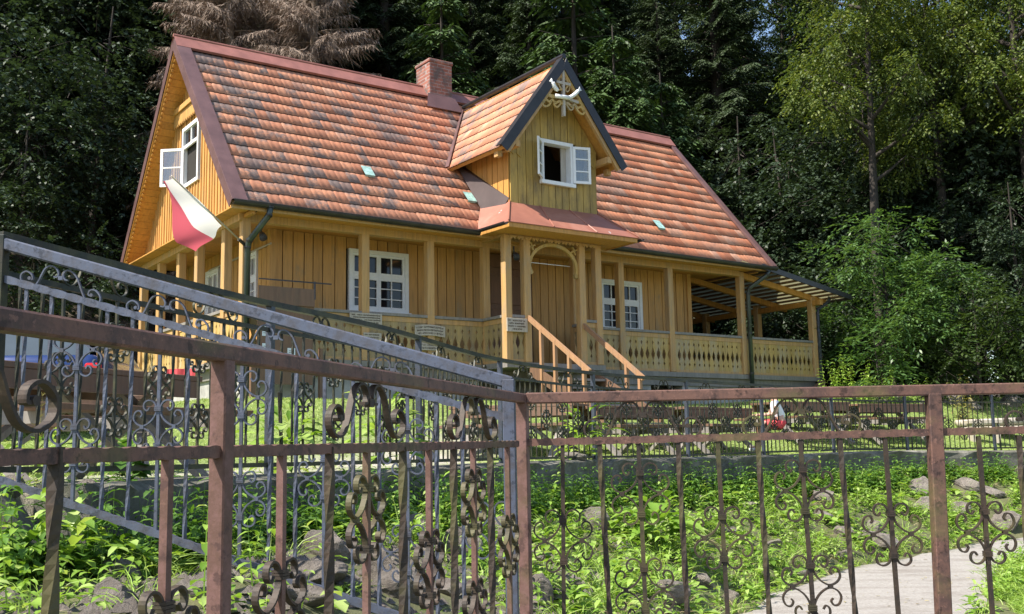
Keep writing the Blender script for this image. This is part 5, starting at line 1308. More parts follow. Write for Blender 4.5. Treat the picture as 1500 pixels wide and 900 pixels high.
def scatter(rs, n, x0, x1, y0, y1, smin, smax, keep=None, clump=0):
    X = rs.uniform(x0, x1, n); Y = rs.uniform(y0, y1, n); s = wall_sd(X, Y); m = (s > smin) & (s < smax)
    m &= (np.abs(X / Y) < .62) & ~in_path(X, Y)
    if clump:
        f = np.sin(X * 2.3 + 1.7 * np.sin(Y * 1.9)) * np.sin(Y * 2.9 + 1.3 * np.sin(X * 2.6)) + .5 * np.sin(X * 6.1 + Y * 5.3); m &= f > rs.uniform(-1.0, 1.2, n) * clump - .25
    X, Y = X[m], Y[m]
    if len(RKA):
        d = np.min(np.hypot(X[:, None] - RKA[None, :, 0], (Y[:, None] - RKA[None, :, 1] + RKA[None, :, 2] * .25)) / (RKA[None, :, 2] * .8), 1); X, Y = X[d > 1.2], Y[d > 1.2]
    return np.stack([X, Y, terrain(X, Y) - .01], 1)
rs = np.random.RandomState(5)
def size_by(Y): return np.clip(.55 + Y * .05, .6, 1.15)
# broad-leaved herbs
A_ = []; 
def herbs(P, rs, m, l0, l1, ratio, e0=15, e1=70, stem=.06):
    n = len(P); Q = np.repeat(P, m, 0); l = rs.uniform(l0, l1, len(Q)) * np.repeat(rs.uniform(.7, 1.2, n), m); D = cirdir(rs, len(Q), e0, e1)
    Q = Q + D * (stem * rs.uniform(.3, 1.6, len(Q)))[:, None] + np.array([0, 0, 1.0]) * (stem * rs.uniform(0, 1.5, len(Q)))[:, None]; D2 = D.copy(); D2[:, 2] *= .45
    return leafstrip(Q, D2, l, l * ratio * rs.uniform(.8, 1.15, len(Q)), rs, .7)
def nettles(P, rs, h0, h1, l0, pairs, ratio=.5):
    n = len(P); h = rs.uniform(h0, h1, n); lean = rs.normal(0, .12, (n, 3)); lean[:, 2] = 1; parts = []; PP = []; DD = []; LL = []
    for k in range(pairs):
        t = (k + .7) / pairs; q = P + lean * (h * t)[:, None]; a = rs.uniform(0, 3.1, n) + k * 1.57
        for s in (0, math.pi): PP.append(q); DD.append(np.stack([np.cos(a + s), np.sin(a + s), rs.uniform(-.1, .5, n)], 1)); LL.append(l0 * (1.25 - .6 * t) * rs.uniform(.7, 1.3, n))
    PP = np.concatenate(PP); LL = np.concatenate(LL); parts.append(leafstrip(PP, np.concatenate(DD), LL, LL * ratio, rs, .8))
    parts.append(blades(P, lean, h, .006, rs, .02)); return merge(parts)
def tufts(P, rs, m, l0, l1, w_, e0=50, e1=88, bend=.8):
    Q = np.repeat(P, m, 0) + rs.normal(0, .025, (len(P) * m, 3)) * np.array([1, 1, 0]); l = rs.uniform(l0, l1, len(Q)) * np.repeat(rs.uniform(.6, 1.2, len(P)), m); return blades(Q, cirdir(rs, len(Q), e0, e1), l, w_, rs, bend)
def near(n, **k):
    P = scatter(rs, n, -2.4, 1.4, 2.4, 7.2, -3.2, -.12, **k); s = wall_sd(P[:, 0], P[:, 1]); bare = (P[:, 0] > -1.15 - .1 * P[:, 1]) & (s < -.85)
    return P[~bare | (rs.uniform(0, 1, len(P)) < .28)]
mid = lambda n, **k: scatter(rs, n, -1.2, 10, 6.5, 20, -4.2, -.10, **k)
parts = [herbs(near(620, clump=.8), rs, 7, .04, .09, .5), herbs(near(300, clump=1), rs, 8, .05, .11, .48), nettles(near(420, clump=.8), rs, .06, .22, .05, 4), nettles(near(160, clump=1), rs, .2, .42, .07, 6)]
tag(np_mesh('ground_cover', *merge(parts), MT['herb'], None), 'leafy herbs covering the near left part of the stream bank', 'ground cover', kind='stuff')
parts = [herbs(mid(5200, clump=.7), rs, 7, .06, .14, .5), herbs(mid(900, clump=1), rs, 9, .12, .22, .55), nettles(mid(3600, clump=.7), rs, .10, .38, .07, 5), nettles(mid(900, clump=1), rs, .3, .55, .09, 6)]
tag(np_mesh('ground_cover', *merge(parts), MT['herb'], None), 'bright green herbs covering the bank between the wall and the path', 'ground cover', kind='stuff')
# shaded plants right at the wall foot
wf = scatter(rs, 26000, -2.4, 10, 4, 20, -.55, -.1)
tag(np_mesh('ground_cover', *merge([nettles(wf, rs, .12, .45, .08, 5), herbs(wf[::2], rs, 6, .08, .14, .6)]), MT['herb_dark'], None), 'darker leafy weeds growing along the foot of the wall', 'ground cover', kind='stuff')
parts = [tufts(near(700), rs, 10, .06, .20, .004), tufts(near(500, clump=1), rs, 16, .10, .30, .005), tufts(mid(3600, clump=1), rs, 16, .15, .40, .008), tufts(mid(1500), rs, 12, .1, .28, .008)]
# grass verge on the near side of the path
nv = rs.uniform(0, 1, (60000, 2)); X = 2.6 + nv[:, 0] * 9; Y = 3 + nv[:, 1] * 14; okm = (~in_path(X, Y)) & (wall_sd(X, Y) < -2.4) & (np.abs(X / Y) < .56) & (X > np.interp(Y, [3, 8, 9.4, 10.7, 13.7, 17], [3.0, 4.1, 4.35, 4.75, 6.5, 8.3])); Pn = np.stack([X[okm], Y[okm], terrain(X[okm], Y[okm])], 1)
parts += [tufts(Pn, rs, 6, .07, .19, .009)]
tag(np_mesh('grass', *merge(parts), MT['grass'], None), 'long grass tufts growing between the herbs and beside the path', 'grass', kind='stuff')
MT['straw'] = leaf_mat('dry_straw', [(.30, .24, .12), (.42, .36, .2), (.22, .16, .09)], .25, .7)
tag(np_mesh('dry_grass', *merge([tufts(near(260), rs, 9, .05, .20, .004, 5, 60, .6), tufts(mid(1500), rs, 9, .08, .26, .008, 5, 65, .6)]), MT['straw'], None), 'dry straw and dead stems lying between the bank plants', 'dry grass', kind='stuff')
lf = rs.uniform(0, 1, (5000, 2)); X = -1 + lf[:, 0] * 11; Y = 4 + lf[:, 1] * 15; k_ = in_path(X, Y) & (rs.uniform(0, 1, 5000) < .35); Pp = np.stack([X[k_], Y[k_], np.full(k_.sum(), -1.486)], 1)
tag(np_mesh('leaf_litter', *leafstrip(Pp, cirdir(rs, len(Pp), 0, 12), rs.uniform(.02, .06, len(Pp)), rs.uniform(.01, .03, len(Pp)), rs, .1), MT['straw'], None), 'scattered dry leaves and twigs on the gravel path', 'leaf litter', kind='stuff')
n_ = 2600; Pq = scatter(rs, n_ * 3, -2.2, 2.4, 2.6, 8.6, -3.4, -.5)[:n_]; oc = np.array([[1, 0, 0], [0, 1, 0], [-1, 0, 0], [0, -1, 0], [.1, .1, .8], [0, 0, -.6]]); tri = np.array([[0, 1, 4, 4], [1, 2, 4, 4], [2, 3, 4, 4], [3, 0, 4, 4]])[:, :3]
V = Pq[:, None] + (oc[None] * rs.uniform(.6, 1.4, (len(Pq), 6, 3))) * rs.uniform(.008, .045, (len(Pq), 1, 1)) + np.array([0, 0, .008]); F = tri[None] + np.arange(len(Pq))[:, None, None] * 6
tag(np_mesh('stone_litter', V.reshape(-1, 3), F.reshape(-1, 3), MT['rock'], None), 'small broken stones strewn between the boulders of the bank', 'gravel', kind='stuff')
# feathery weeds near the wall on the right (tall, frond-like)
Pf = mid(700); Pf = Pf[Pf[:, 0] > 3.5]; Q = np.repeat(Pf, 5, 0); D = cirdir(rs, len(Q), 35, 80)
tag(np_mesh('ground_cover', *sprays(Q, D, rs.uniform(.25, .5, len(Q)), 9, .07, .014, rs, .5, 1.0, .3), MT['grass'], None), 'feathery fern-like weeds at the right below the wall', 'ground cover', kind='stuff')
# lawn
Xl = rs.uniform(-8, 16, 330000); Yl = 4.4 + 24 * rs.uniform(0, 1, 330000) ** 1.25; s = wall_sd(Xl, Yl); e = -((Xl - HO.x) * LV.x + (Yl - HO.y) * LV.y); uu = (Xl - HO.x) * LU.x + (Yl - HO.y) * LU.y
m = (s > .32) & (np.abs(Xl / Yl) < .56) & ((e > -.3) | (uu > 14.8)) & (e > -9)
gr_ = (1 - sstep(-.7, .2, Xl)) * (1 - sstep(2.2, 4.2, s)); m &= rs.uniform(0, 1, len(Xl)) > gr_ * .96
Pl = np.stack([Xl[m], Yl[m], terrain(Xl[m], Yl[m]) - .005], 1)
tag(np_mesh('lawn', *blades(Pl, cirdir(rs, len(Pl), 35, 88), rs.uniform(.035, .10, len(Pl)), .009, rs, .8), MT['lawn'], None), 'mown sunlit grass of the lawn around the picnic tables', 'lawn', kind='stuff')

# single plants that stand out ---------------------------------------
def plant(name, px, py, V, F, mat, label, cat='plant', group=None, Y0=2.0):
    c = ground_hit(px, py, Y0); root = empty(name, c, label, cat, group); o = np_mesh('leaves', V, F, mat, root); return root, c
def big_rosette(seed, m, l0, l1, ratio, e0, e1, stem):
    r_ = np.random.RandomState(seed); return herbs(np.zeros((1, 3)), r_, m, l0, l1, ratio, e0, e1, stem)
for i, (px, py, m, l, ratio, lab) in enumerate(((965, 808, 26, .24, .5, 'large clump of broad dock leaves in the middle of the right panel'), (35, 870, 18, .17, .42, 'broad leafy plant in the lower left corner'), (100, 850, 16, .15, .42, 'yellow green leafy plant right of the corner plant at lower left'), (420, 770, 22, .24, .4, 'tall leafy clump behind the blue grey railing'), (855, 700, 24, .30, .42, 'lush clump of leaves hanging over the wall edge'), (60, 745, 14, .14, .6, 'round leaved plant below the wall at far left'), (180, 790, 16, .11, .9, 'round leaved ground ivy in the shade under the railing'), (560, 745, 22, .26, .42, 'leafy clump in the shade under the wall centre'))):
    V, F = big_rosette(200 + i, m * 3, l * .5, l * 1.05, ratio, 10, 78, l * .8); plant('leafy_plant', px, py, V, F, MT['herb'] if i not in (6,) else MT['herb_dark'], lab)
def one_tuft(seed, m, l0, l1, w_): r_ = np.random.RandomState(seed); return tufts(np.zeros((1, 3)), r_, m, l0, l1, w_, 45, 88, 1.0)
for i, (px, py, m, l, lab) in enumerate(((215, 845, 90, .30, 'arching grass tuft behind the railing at lower left'), (262, 840, 90, .26, 'grass tuft beside the nearest brown post'), (20, 790, 30, .24, 'thin grass tuft at the left edge under the wall'), (1230, 700, 60, .4, 'tall grass tuft at the wall foot on the right'), (510, 870, 40, .14, 'small pale grass tuft between the slabs'))):
    V, F = one_tuft(300 + i, m, l * .5, l, .007); plant('grass_tuft', px, py, V, F, MT['grass'], lab)
# dry horsetail stalk at the left
c = ground_hit(48, 812, 2.0, 6); root = empty('weed_stalk', c, 'tall thin dry weed stalk rising in front of the railing at far left', 'plant'); r_ = np.random.RandomState(9)
MT['drystalk'] = leaf_mat('dry_stalk', [(.28, .24, .08), (.34, .3, .1)], .3)
zz = np.linspace(0, .44, 10); Pq = np.repeat(np.stack([zz * .03, zz * 0, zz], 1), 6, 0); Dq = cirdir(r_, 60, 30, 70); lq = np.interp(Pq[:, 2], [0, .05, .2, .44], [.02, .03, .06, .03])
V, F = merge([blades(np.zeros((3, 3)), np.array([[.03, 0, 1.0]] * 3) + r_.normal(0, .004, (3, 3)), .46, .004, r_, .01), blades(Pq, Dq, lq, .003, r_, .3)]); np_mesh('stem', V, F, MT['drystalk'], root)
# weeds by the right veranda end
for i, (px, py, h_, lab) in enumerate(((1240, 575, 1.1, 'yellowish flowering weed beside the right veranda end'), (1262, 578, .9, 'yellowish weed next to the flowering one at the veranda end'), (1300, 580, .9, 'pale green weed before the ash tree'), (1330, 583, .7, 'low fern like weed before the ash tree'), (1215, 578, .9, 'leafy weed under the veranda end stair rail'), (1405, 585, 1.1, 'bleached dry weed by the stone pile'))):
    c = ground_hit(px, py, 20); r_ = np.random.RandomState(400 + i); P0 = r_.normal(0, .13, (9, 3)) * np.array([1, 1, 0]); V, F = nettles(P0, r_, h_ * .6, h_, .10, 11, .4); root = empty('weed', Vector((*px_spot(px, 23.0), tz(*px_spot(px, 23.0)))), lab, 'plant'); np_mesh('leaves', V, F, MT['grass'] if i < 5 else MT['drystalk'], root)

# ================================================================== THINGS ON THE TERRACE
def picnic(A, B, label, topmat='brownwood', side=1, group='picnic tables on the lawn'):
    """A,B: ends of the near long edge of the top (x,y)"""
    A = Vector((*A, 0)); B = Vector((*B, 0)); d = (B - A).normalized(); n = Vector((-d.y, d.x, 0)) * side; Ln = (B - A).length; c = (A + B) / 2 + n * .35; g = min(tz(A.x, A.y), tz(B.x, B.y)) * .5 + .5 * tz(c.x, c.y)
    root = empty('picnic_table', Vector((c.x, c.y, g)), label, 'picnic table', group); z = lambda h: UP * (g + h)
    m = MB()
    for k in range(5): m.obox(Vector((c.x, c.y, 0)) + n * ((k - 2) * .145) + z(.70), d * Ln / 2, n * .067, UP * .02)
    top = m.build('tabletop', MT[topmat], root, bevel=.004)
    m = MB(); m.obox(Vector((c.x, c.y, 0)) + n * -.34 + z(.62), d * (Ln / 2 - .03), n * .018, UP * .058); m.obox(Vector((c.x, c.y, 0)) + n * .34 + z(.62), d * (Ln / 2 - .03), n * .018, UP * .058); m.build('apron', MT[topmat], root)
    for s in (-1, 1):
        m = MB()
        for k in (-.07, .07): m.obox(Vector((c.x, c.y, 0)) + n * (s * .68 + k) + z(.44), d * Ln / 2, n * .065, UP * .02)
        m.build('seat', MT[topmat], root, bevel=.004)
    for s in (-1, 1):
        e = Vector((c.x, c.y, 0)) + d * s * (Ln / 2 - .25)
        for t in (-1, 1): m = MB(); m.beam(e + n * .62 * t + z(-.02), e - n * .22 * t + z(.675) + d * .02 * t, .045, .09, d); m.build('leg', MT['greywood'], root)
        m = MB(); m.beam(e + n * -.76 + z(.395) + d * .05, e + n * .76 + z(.395) + d * .05, .04, .09); m.build('crossbar', MT['greywood'], root)
    m = MB(); m.beam(Vector((c.x, c.y, 0)) - d * (Ln / 2 - .3) + z(.10), Vector((c.x, c.y, 0)) + z(.6), .04, .07, n); m.beam(Vector((c.x, c.y, 0)) + d * (Ln / 2 - .3) + z(.10), Vector((c.x, c.y, 0)) + z(.6), .04, .07, n); m.build('brace', MT['greywood'], root)
    return root
picnic((-3.05, 5.8), (-2.25, 7.6), 'brown picnic table at the far left in front of the blue car')
picnic(px_spot(655, 14.2), px_spot(838, 13.6), 'brown picnic table behind the dark fence left of the porch steps')
picnic(px_spot(868, 13.9), px_spot(985, 15.0), 'brown picnic table right of the steps, left of the seated child')
picnic(px_spot(1000, 15.3), px_spot(1098, 16.6), 'brown picnic table just left of the seated child')
picnic(px_spot(1135, 18.2), px_spot(1240, 19.0), 'brown picnic table right of the seated child')
picnic(px_spot(1252, 19.3), px_spot(1350, 20.1), 'brown picnic table farthest right, left of the right fence post')
picnic((-4.9, 9.2), (-3.2, 9.9), 'brown picnic table beside the side veranda, behind the nearest table')

# dark blue parked hatchback, seen from behind
car = empty('parked_car', Vector((-5.95, 12.9, tz(-5.9, 13.5))), 'dark blue hatchback parked at the left, seen from behind through the fences', 'car')
cz = car.location.z; cx, cy = -5.95, 12.9
def CP(x, y, z): return Vector((cx + x + y * -.12, cy + y + x * .12, cz + z))
MT['carpaint'] = plain_mat('blue_car_paint', (.018, .04, .14), .22, .3, .1, 3, 0); MT['carpaint'].node_tree.nodes['Principled BSDF'].inputs['Coat Weight'].default_value = .6
MT['carglass'] = plain_mat('car_glass', (.05, .07, .09), .05, 0, .1, 3, 0); MT['redlens'] = plain_mat('red_lens', (.5, .01, .012), .15, 0, .1, 9, 0); MT['rubber'] = plain_mat('tyre_rubber', (.02, .02, .02), .8)
secs = [(.0, .70, .30, .86, .60), (.06, .80, .22, .95, .68), (.9, .84, .20, .97, .74), (2.6, .84, .20, .95, .74), (3.5, .80, .24, .84, .66), (3.85, .66, .32, .66, .5)]
m = MB(); vs = []
for (y, hw, zb, zt, ht_) in secs:
    ring = [(-hw + .08, zb), (hw - .08, zb), (hw, zb + .14), (hw, zt - .12), (ht_ + .06, zt), (-ht_ - .06, zt), (-hw, zt - .12), (-hw, zb + .14)]; vs += [CP(x, y, z) for x, z in ring]
fs = [tuple(range(8)), tuple(range(len(vs) - 8, len(vs)))[::-1]]
for i in range(len(secs) - 1):
    for k in range(8): k2 = (k + 1) % 8; fs.append((i * 8 + k2, i * 8 + k, i * 8 + 8 + k, i * 8 + 8 + k2))
m.add(vs, fs); body = m.build('body', MT['carpaint'], car, True, .03)
m = MB(); a = [(.12, .66, .90), (.42, .56, 1.40), (1.0, .58, 1.46), (1.9, .56, 1.42), (2.7, .64, .93)]; vs = []
for y, hw, zt in a: vs += [CP(-hw - .02 if zt < 1 else -hw, y, zt), CP(hw + .02 if zt < 1 else hw, y, zt)]
lo = [CP(-.72, .12, .88), CP(.72, .12, .88), CP(.72, 2.7, .9), CP(-.72, 2.7, .9)]
m.add(vs, [(2, 3, 5, 4), (4, 5, 7, 6)]); m.add([vs[2], vs[4], vs[6], lo[0], lo[3]], [(3, 0, 1, 2, 4)])
rf = m.build('roof', MT['carpaint'], car); s_ = rf.modifiers.new('s', 'SOLIDIFY'); s_.thickness = .03
m = MB(); m.add([vs[0], vs[1], vs[3], vs[2]], [(0, 1, 2, 3)]); m.build('rear_window', MT['carglass'], car)
m = MB(); m.add([vs[6], vs[7], vs[9], vs[8]], [(0, 1, 2, 3)]); m.build('windscreen', MT['carglass'], car)
for s in (-1, 1):
    m = MB(); m.add([CP(s * .74, .2, .92), CP(s * .74, 2.6, .94), CP(s * .585, 1.85, 1.40), CP(s * .60, .48, 1.38)], [(0, 1, 2, 3)]); m.build('side_window', MT['carglass'], car)
    m = MB(); m.obox(CP(s * .74, .04, .72), Vector((.085, .01, 0)), Vector((0, .06, 0)), UP * .12); m.build('tail_light', MT['redlens'], car, bevel=.02)
    for y in (.62, 3.1):
        c_ = CP(s * .80, y, .31); ax = Vector((1, .12, 0)).normalized(); m = MB(); m.tube([c_ - ax * .09, c_ + ax * .09], .31, 20); wl = m.build('wheel', MT['rubber'], car); m = MB(); m.tube([c_ - ax * .095, c_ + ax * .095], .18, 14); m.build('rim', MT['steel'], wl)
m = MB(); m.obox(CP(0, -.03, .40), Vector((.78, .09, 0)), Vector((-.01, .08, 0)), UP * .12); m.build('bumper', MT['carpaint'], car, bevel=.03)
m = MB(); m.obox(CP(.0, -.03, .62), Vector((.26, .031, 0)), Vector((-.001, .008, 0)), UP * .056); plate = m.build('licence_plate', MT['white'], car)
def text_mesh(txt, size, loc, xdir, mat, parent, name='lettering', up=UP, ext=.002):
    cu = bpy.data.curves.new('txt', 'FONT'); cu.body = txt; cu.size = size; cu.align_x = 'CENTER'; cu.align_y = 'CENTER'; cu.extrude = ext; o = bpy.data.objects.new('txt', cu); col.objects.link(o)
    dg = bpy.context.evaluated_depsgraph_get(); me = bpy.data.meshes.new_from_object(o.evaluated_get(dg)); bpy.data.objects.remove(o); bpy.data.curves.remove(cu)
    x = xdir.normalized(); z = x.cross(up).normalized(); y = z.cross(x); Mx = Matrix((x, y, z)).transposed().to_4x4(); Mx.translation = loc - root_of(parent).location if parent else loc
    me.transform(Mx); me.materials.clear(); return link_mesh(name, me, mat, parent)
text_mesh('RKR 2C62', .105, CP(.0, -.045, .62), Vector((1, .12, 0)), MT['ink'], plate)

# flag on its pole
fl = empty('flag', H(.36, .42, -.62), 'white and red flag hanging from a slanted pole at the veranda corner', 'flag')
pA = H(.38, .42, -.60); tip = at(251, 258, 15.35); m = MB(); m.tube([pA, tip], .014, 8); m.build('pole', MT['plaque'], fl, smooth=True)
m = MB(); m.tube([pA, pA.lerp(tip, .08)], .03, 8); m.build('pole_socket', MT['gutter'], fl)
pB = pA.lerp(tip, .30); V = []; F = []; nu, nv_ = 22, 16
for i in range(nu + 1):
    t = i / nu; top = tip.lerp(pB, t) - UP * .015
    for j in range(nv_ + 1):
        s = j / nv_; dropv = at(288, 346, 15.5) - at(330, 306, 15.55); base = dropv * s * (.25 + .75 * min(1, t * 1.5)) + UP * (-.10 * s * math.sin(t * math.pi)) 
        wv = LV * (.07 * math.sin(t * 9 + s * 3) * (.3 + s)) + LU * (.05 * math.sin(s * 8 + t * 4)); V.append(top + base + wv * .8)
off = fl.location
for part, j0, j1, cn in (('white_stripe', 0, nv_ // 2, (.85, .85, .88)), ('red_stripe', nv_ // 2, nv_, (.68, .13, .19))):
    mt = leaf_mat('flag_cloth_' + part, [cn, cn], .45, .8, (1, 1, 1)); idx_ = []; vv = []; rowsn = j1 - j0 + 1
    for i in range(nu + 1):
        for j in range(j0, j1 + 1): vv.append(tuple(V[i * (nv_ + 1) + j] - off))
    ff_ = [(i * rowsn + j, (i + 1) * rowsn + j, (i + 1) * rowsn + j + 1, i * rowsn + j + 1) for i in range(nu) for j in range(rowsn - 1)]
    me = bpy.data.meshes.new(part); me.from_pydata(vv, [], ff_); link_mesh(part, me, mt, fl, True)

# wooden plaques with (weathered, tiny) lettering
def plaque(px, py, wpx, hpx, v, lines, label, arch=0, seed=0):
    u, _, w_ = on_v(px, py, v); wd = on_v(px + wpx / 2, py, v)[0] - on_v(px - wpx / 2, py, v)[0]; ht = on_v(px, py - hpx / 2, v)[2] - on_v(px, py + hpx / 2, v)[2]
    root = empty('wooden_sign', H(u, v, w_), label, 'sign', 'wooden signs on the balustrade'); n = 10
    topc = [H(u - wd / 2 + wd * k / n, v, w_ + ht / 2 + arch * math.sin(math.pi * k / n)) for k in range(n + 1)]; botc = [H(u - wd / 2 + wd * k / n, v, w_ - ht / 2 + arch * math.sin(math.pi * k / n)) for k in range(n + 1)]
    m = MB(); m.prism(botc + topc[::-1], LV * -.025); m.build('board', MT['plaque'], root, bevel=.004); q = random.Random(seed); m = MB(); nl_ = len(lines); lh = ht * .82 / nl_
    for i, (f0, f1) in enumerate(lines):
        z = w_ + ht / 2 - ht * .09 - lh * (i + .5); a = u - wd / 2 + wd * f0; e_ = u - wd / 2 + wd * f1; cw = lh * .42
        while a < e_ - cw * .6:
            if q.random() < .13: a += cw * .9; continue
            zz = z + arch * math.sin(math.pi * (a - u + wd / 2) / wd); hh = lh * .27; c_ = lambda x, y: H(a + x * cw * .7, v - .027, zz + y * hh); k = q.randint(0, 5)
            def st_(p, r_): m.beam(c_(*p), c_(*r_), .003, cw * .17, LV)
            st_((0, -1), (0, 1))
            if k in (0, 3): st_((1, -1), (1, 1)); st_((0, 0), (1, 0))
            elif k == 1: st_((0, 1), (1, 1)); st_((0, 0), (.8, 0)); st_((0, -1), (1, -1))
            elif k == 2: st_((0, 1), (1, -1)); st_((1, -1), (1, 1))
            elif k == 4: st_((0, 1), (1, 1)); st_((1, 1), (1, 0)); st_((1, 0), (0, 0))
            else: st_((.5, -1), (1, 1))
            a += cw
    m.build('lettering', MT['ink'], root)
plaque(535.5, 467.5, 47, 17, .42, [(.05, .96), (.1, .94), (.04, .96), (.04, .9)], 'pale wooden sign with four text lines under the wide window', 0, 1)
plaque(629.5, 486, 44, 16, .42, [(.04, .96), (.06, .95), (.1, .93)], 'arched wooden sign with three text lines right of the window sign', .025, 2)
plaque(757, 476.5, 30, 20, -.40, [(.05, .9), (.1, .88), (.05, .92), (.22, .72)], 'pale wooden sign with four text lines on the porch left of the steps', 0, 3)
plaque(545, 493, 26, 10, .42, [(.05, .9), (.1, .9)], 'low wooden sign below the window sign', 0, 4)
plaque(625, 508, 30, 11, .42, [(.05, .9), (.1, .9)], 'low wooden sign below the arched sign', 0, 5)

# information board with papers near the veranda corner
pc = H(.95, .02, 0); ib = empty('information_board', Vector((pc.x, pc.y, tz(pc.x, pc.y))), 'dark brown notice board with pale papers at the left veranda corner', 'notice board')
g = tz(pc.x, pc.y)
for du in (-.55, .62): m = MB(); q = H(.95 + du, .02, 0); m.obox(Vector((q.x, q.y, g / 2 + .82)), LU * .04, LV * .04, UP * (1.64 - g) / 2 * 1.18); m.build('post', MT['brownwood'], ib)
def ibq(px, py): return on_v(px, py, .0)
u0, _, z0 = ibq(378, 440); u1, _, z1 = ibq(460, 462)
m = MB(); m.hbox(u0, u1, -.03, .0, -1.62, -1.33); m.build('header_board', MT['brownwood'], ib)
m = MB(); m.beam(H(u0, -.02, -1.22), H(u1 + .3, -.02, -1.22), .02, .02); m.beam(H(u1, -.02, -1.5), H(u1, -.02, -1.2), .03, .03); m.build('iron_rail', MT['gutter'], ib)
m = MB(); m.hbox(u0, u1, .0, .03, -2.9, -1.62); m.build('panel', MT['brownwood'], ib)
for (x0, y0, x1, y1) in ((384, 478, 400, 493), (384, 503, 399, 532), (421, 510, 432, 530)):
    a, _, za = ibq(x0, y0); b, _, zb = ibq(x1, y1); m = MB(); m.hbox(a, b, -.008, -.001, zb, za); m.build('paper', MT['paper'], ib)
    m = MB(); k = za - .05
    while k > zb + .04: m.hbox(a + .02, b - .03, -.0105, -.0085, k, k + .008); k -= .03
    m.build('print', MT['ink'], ib)
# pink cloth banner on the side veranda
q0 = at(243, 541, 16.6); m = MB(); nseg = 10
for i in range(nseg + 1):
    t = i / nseg; p = q0 + Vector((.47 * t, .02 * math.sin(t * 12), -.0)); m.v += [tuple(p), tuple(p - UP * .13)]
m.f = [(2 * i, 2 * i + 2, 2 * i + 3, 2 * i + 1) for i in range(nseg)]; m.mi = [0] * nseg; o = m.build('cloth_banner', MT['redcloth']); o.modifiers.new('s', 'SOLIDIFY').thickness = .004; tag(o, 'small pink red cloth hung on the side veranda rail', 'banner')

# stone and log pile at the far right
for i, (px, py, w_, h_, lb) in enumerate(((1300, 590, 60, 16, 'long low grey stone left of the stone pile'), (1395, 592, 34, 30, 'upright pale stone in the far pile'), (1350, 596, 50, 16, 'flat stone left of the pile'), (1390, 575, 26, 22, 'dark stone on top of the far pile'), (1427, 600, 24, 26, 'tan stone in the middle of the far pile'), (1480, 594, 46, 30, 'brown stone at the right end of the pile'))):
    o, c, wd = rock(px, py, w_, h_, lb, 900 + i, 19)
    o['group'] = 'stones of the far right pile'
lp = px_spot(1445, 22.3); gz2 = tz(*lp)
LGN = ['front log of the bottom layer', 'second log of the bottom layer', 'third log of the bottom layer', 'rear log of the bottom layer', 'front log of the upper layer', 'middle log of the upper layer', 'rear log of the upper layer']
for i in range(7):
    a = Vector((lp[0] - .75 + rnd.uniform(-.1, .1), lp[1] + (i % 4) * .16 - .2, gz2 + .10 + (i // 4) * .15)); b = a + Vector((1.5 + rnd.uniform(-.2, .2), rnd.uniform(-.1, .1), rnd.uniform(-.02, .05))); m = MB(); m.tube([a, (a + b) / 2, b], [.075, .07, .065], 10); o = m.build('log', MT['plaque'], None, True)
    tag(o, LGN[i] + ' in the wood pile at the far right', 'log', 'logs of the wood pile')
tb_ = empty('wooden_bench', Vector((*px_spot(1432, 21.3), tz(*px_spot(1432, 21.3)))), 'small pale wooden bench before the log pile', 'bench'); bp = tb_.location
m = MB(); m.obox(bp + UP * .42, Vector((.32, 0, 0)), Vector((0, .15, 0)), UP * .03); m.build('seat', MT['plaque'], tb_)
for s in (-1, 1): m = MB(); m.obox(bp + UP * .19 + Vector((.25 * s, 0, 0)), Vector((.03, 0, 0)), Vector((0, .12, 0)), UP * .2); m.build('leg', MT['plaque'], tb_)
# small wooden step rail beyond the veranda end
p = H(15.15, 2.2, 0); g = tz(p.x, p.y); root = empty('garden_handrail', Vector((p.x, p.y, g)), 'weathered wooden stair rail beyond the right veranda end', 'handrail')
A_, B_ = H(14.62, 2.2, -1.75), Vector((H(15.7, 2.2, 0).x, H(15.7, 2.2, 0).y, g + .75)); m = MB(); m.beam(A_, B_, .05, .07); m.build('rail', MT['post'], root)
m = MB(); q = A_.lerp(B_, .6); m.obox(Vector((q.x, q.y, (q.z + g) / 2 - .1)), LU * .03, LV * .03, UP * (q.z - g + .2) / 2); m.build('post', MT['post'], root)

# ================================================================== SEATED CHILD
def skinned(name, joints, bones, mat, parent, sub=2, rootj=0):
    me = bpy.data.meshes.new(name); off = root_of(parent).location if parent else Vector((0, 0, 0)); me.from_pydata([tuple(Vector(p) - off) for p, r_ in joints], bones, []); o = bpy.data.objects.new(name, me); col.objects.link(o)
    if parent: o.parent = parent
    o.modifiers.new('skin', 'SKIN'); me.materials.append(mat)
    for i, (p, r_) in enumerate(joints): me.skin_vertices[0].data[i].radius = (r_, r_) if not isinstance(r_, tuple) else r_
    me.skin_vertices[0].data[rootj].use_root = True
    s = o.modifiers.new('sub', 'SUBSURF'); s.levels = s.render_levels = sub
    dg = bpy.context.evaluated_depsgraph_get(); m2 = bpy.data.meshes.new_from_object(o.evaluated_get(dg)); bpy.data.objects.remove(o); m2.polygons.foreach_set('use_smooth', [True] * len(m2.polygons))
    o2 = bpy.data.objects.new(name, m2); col.objects.link(o2)
    if parent: o2.parent = parent
    return o2
hipP = Vector((4.06, 16.15, .335)); person = empty('person', Vector((4.0, 16.1, tz(4.0, 16.1))), 'child in red shorts and pale shirt sitting on a picnic bench facing left', 'person')
def J(x, y, z): return hipP + Vector((x, y, z))
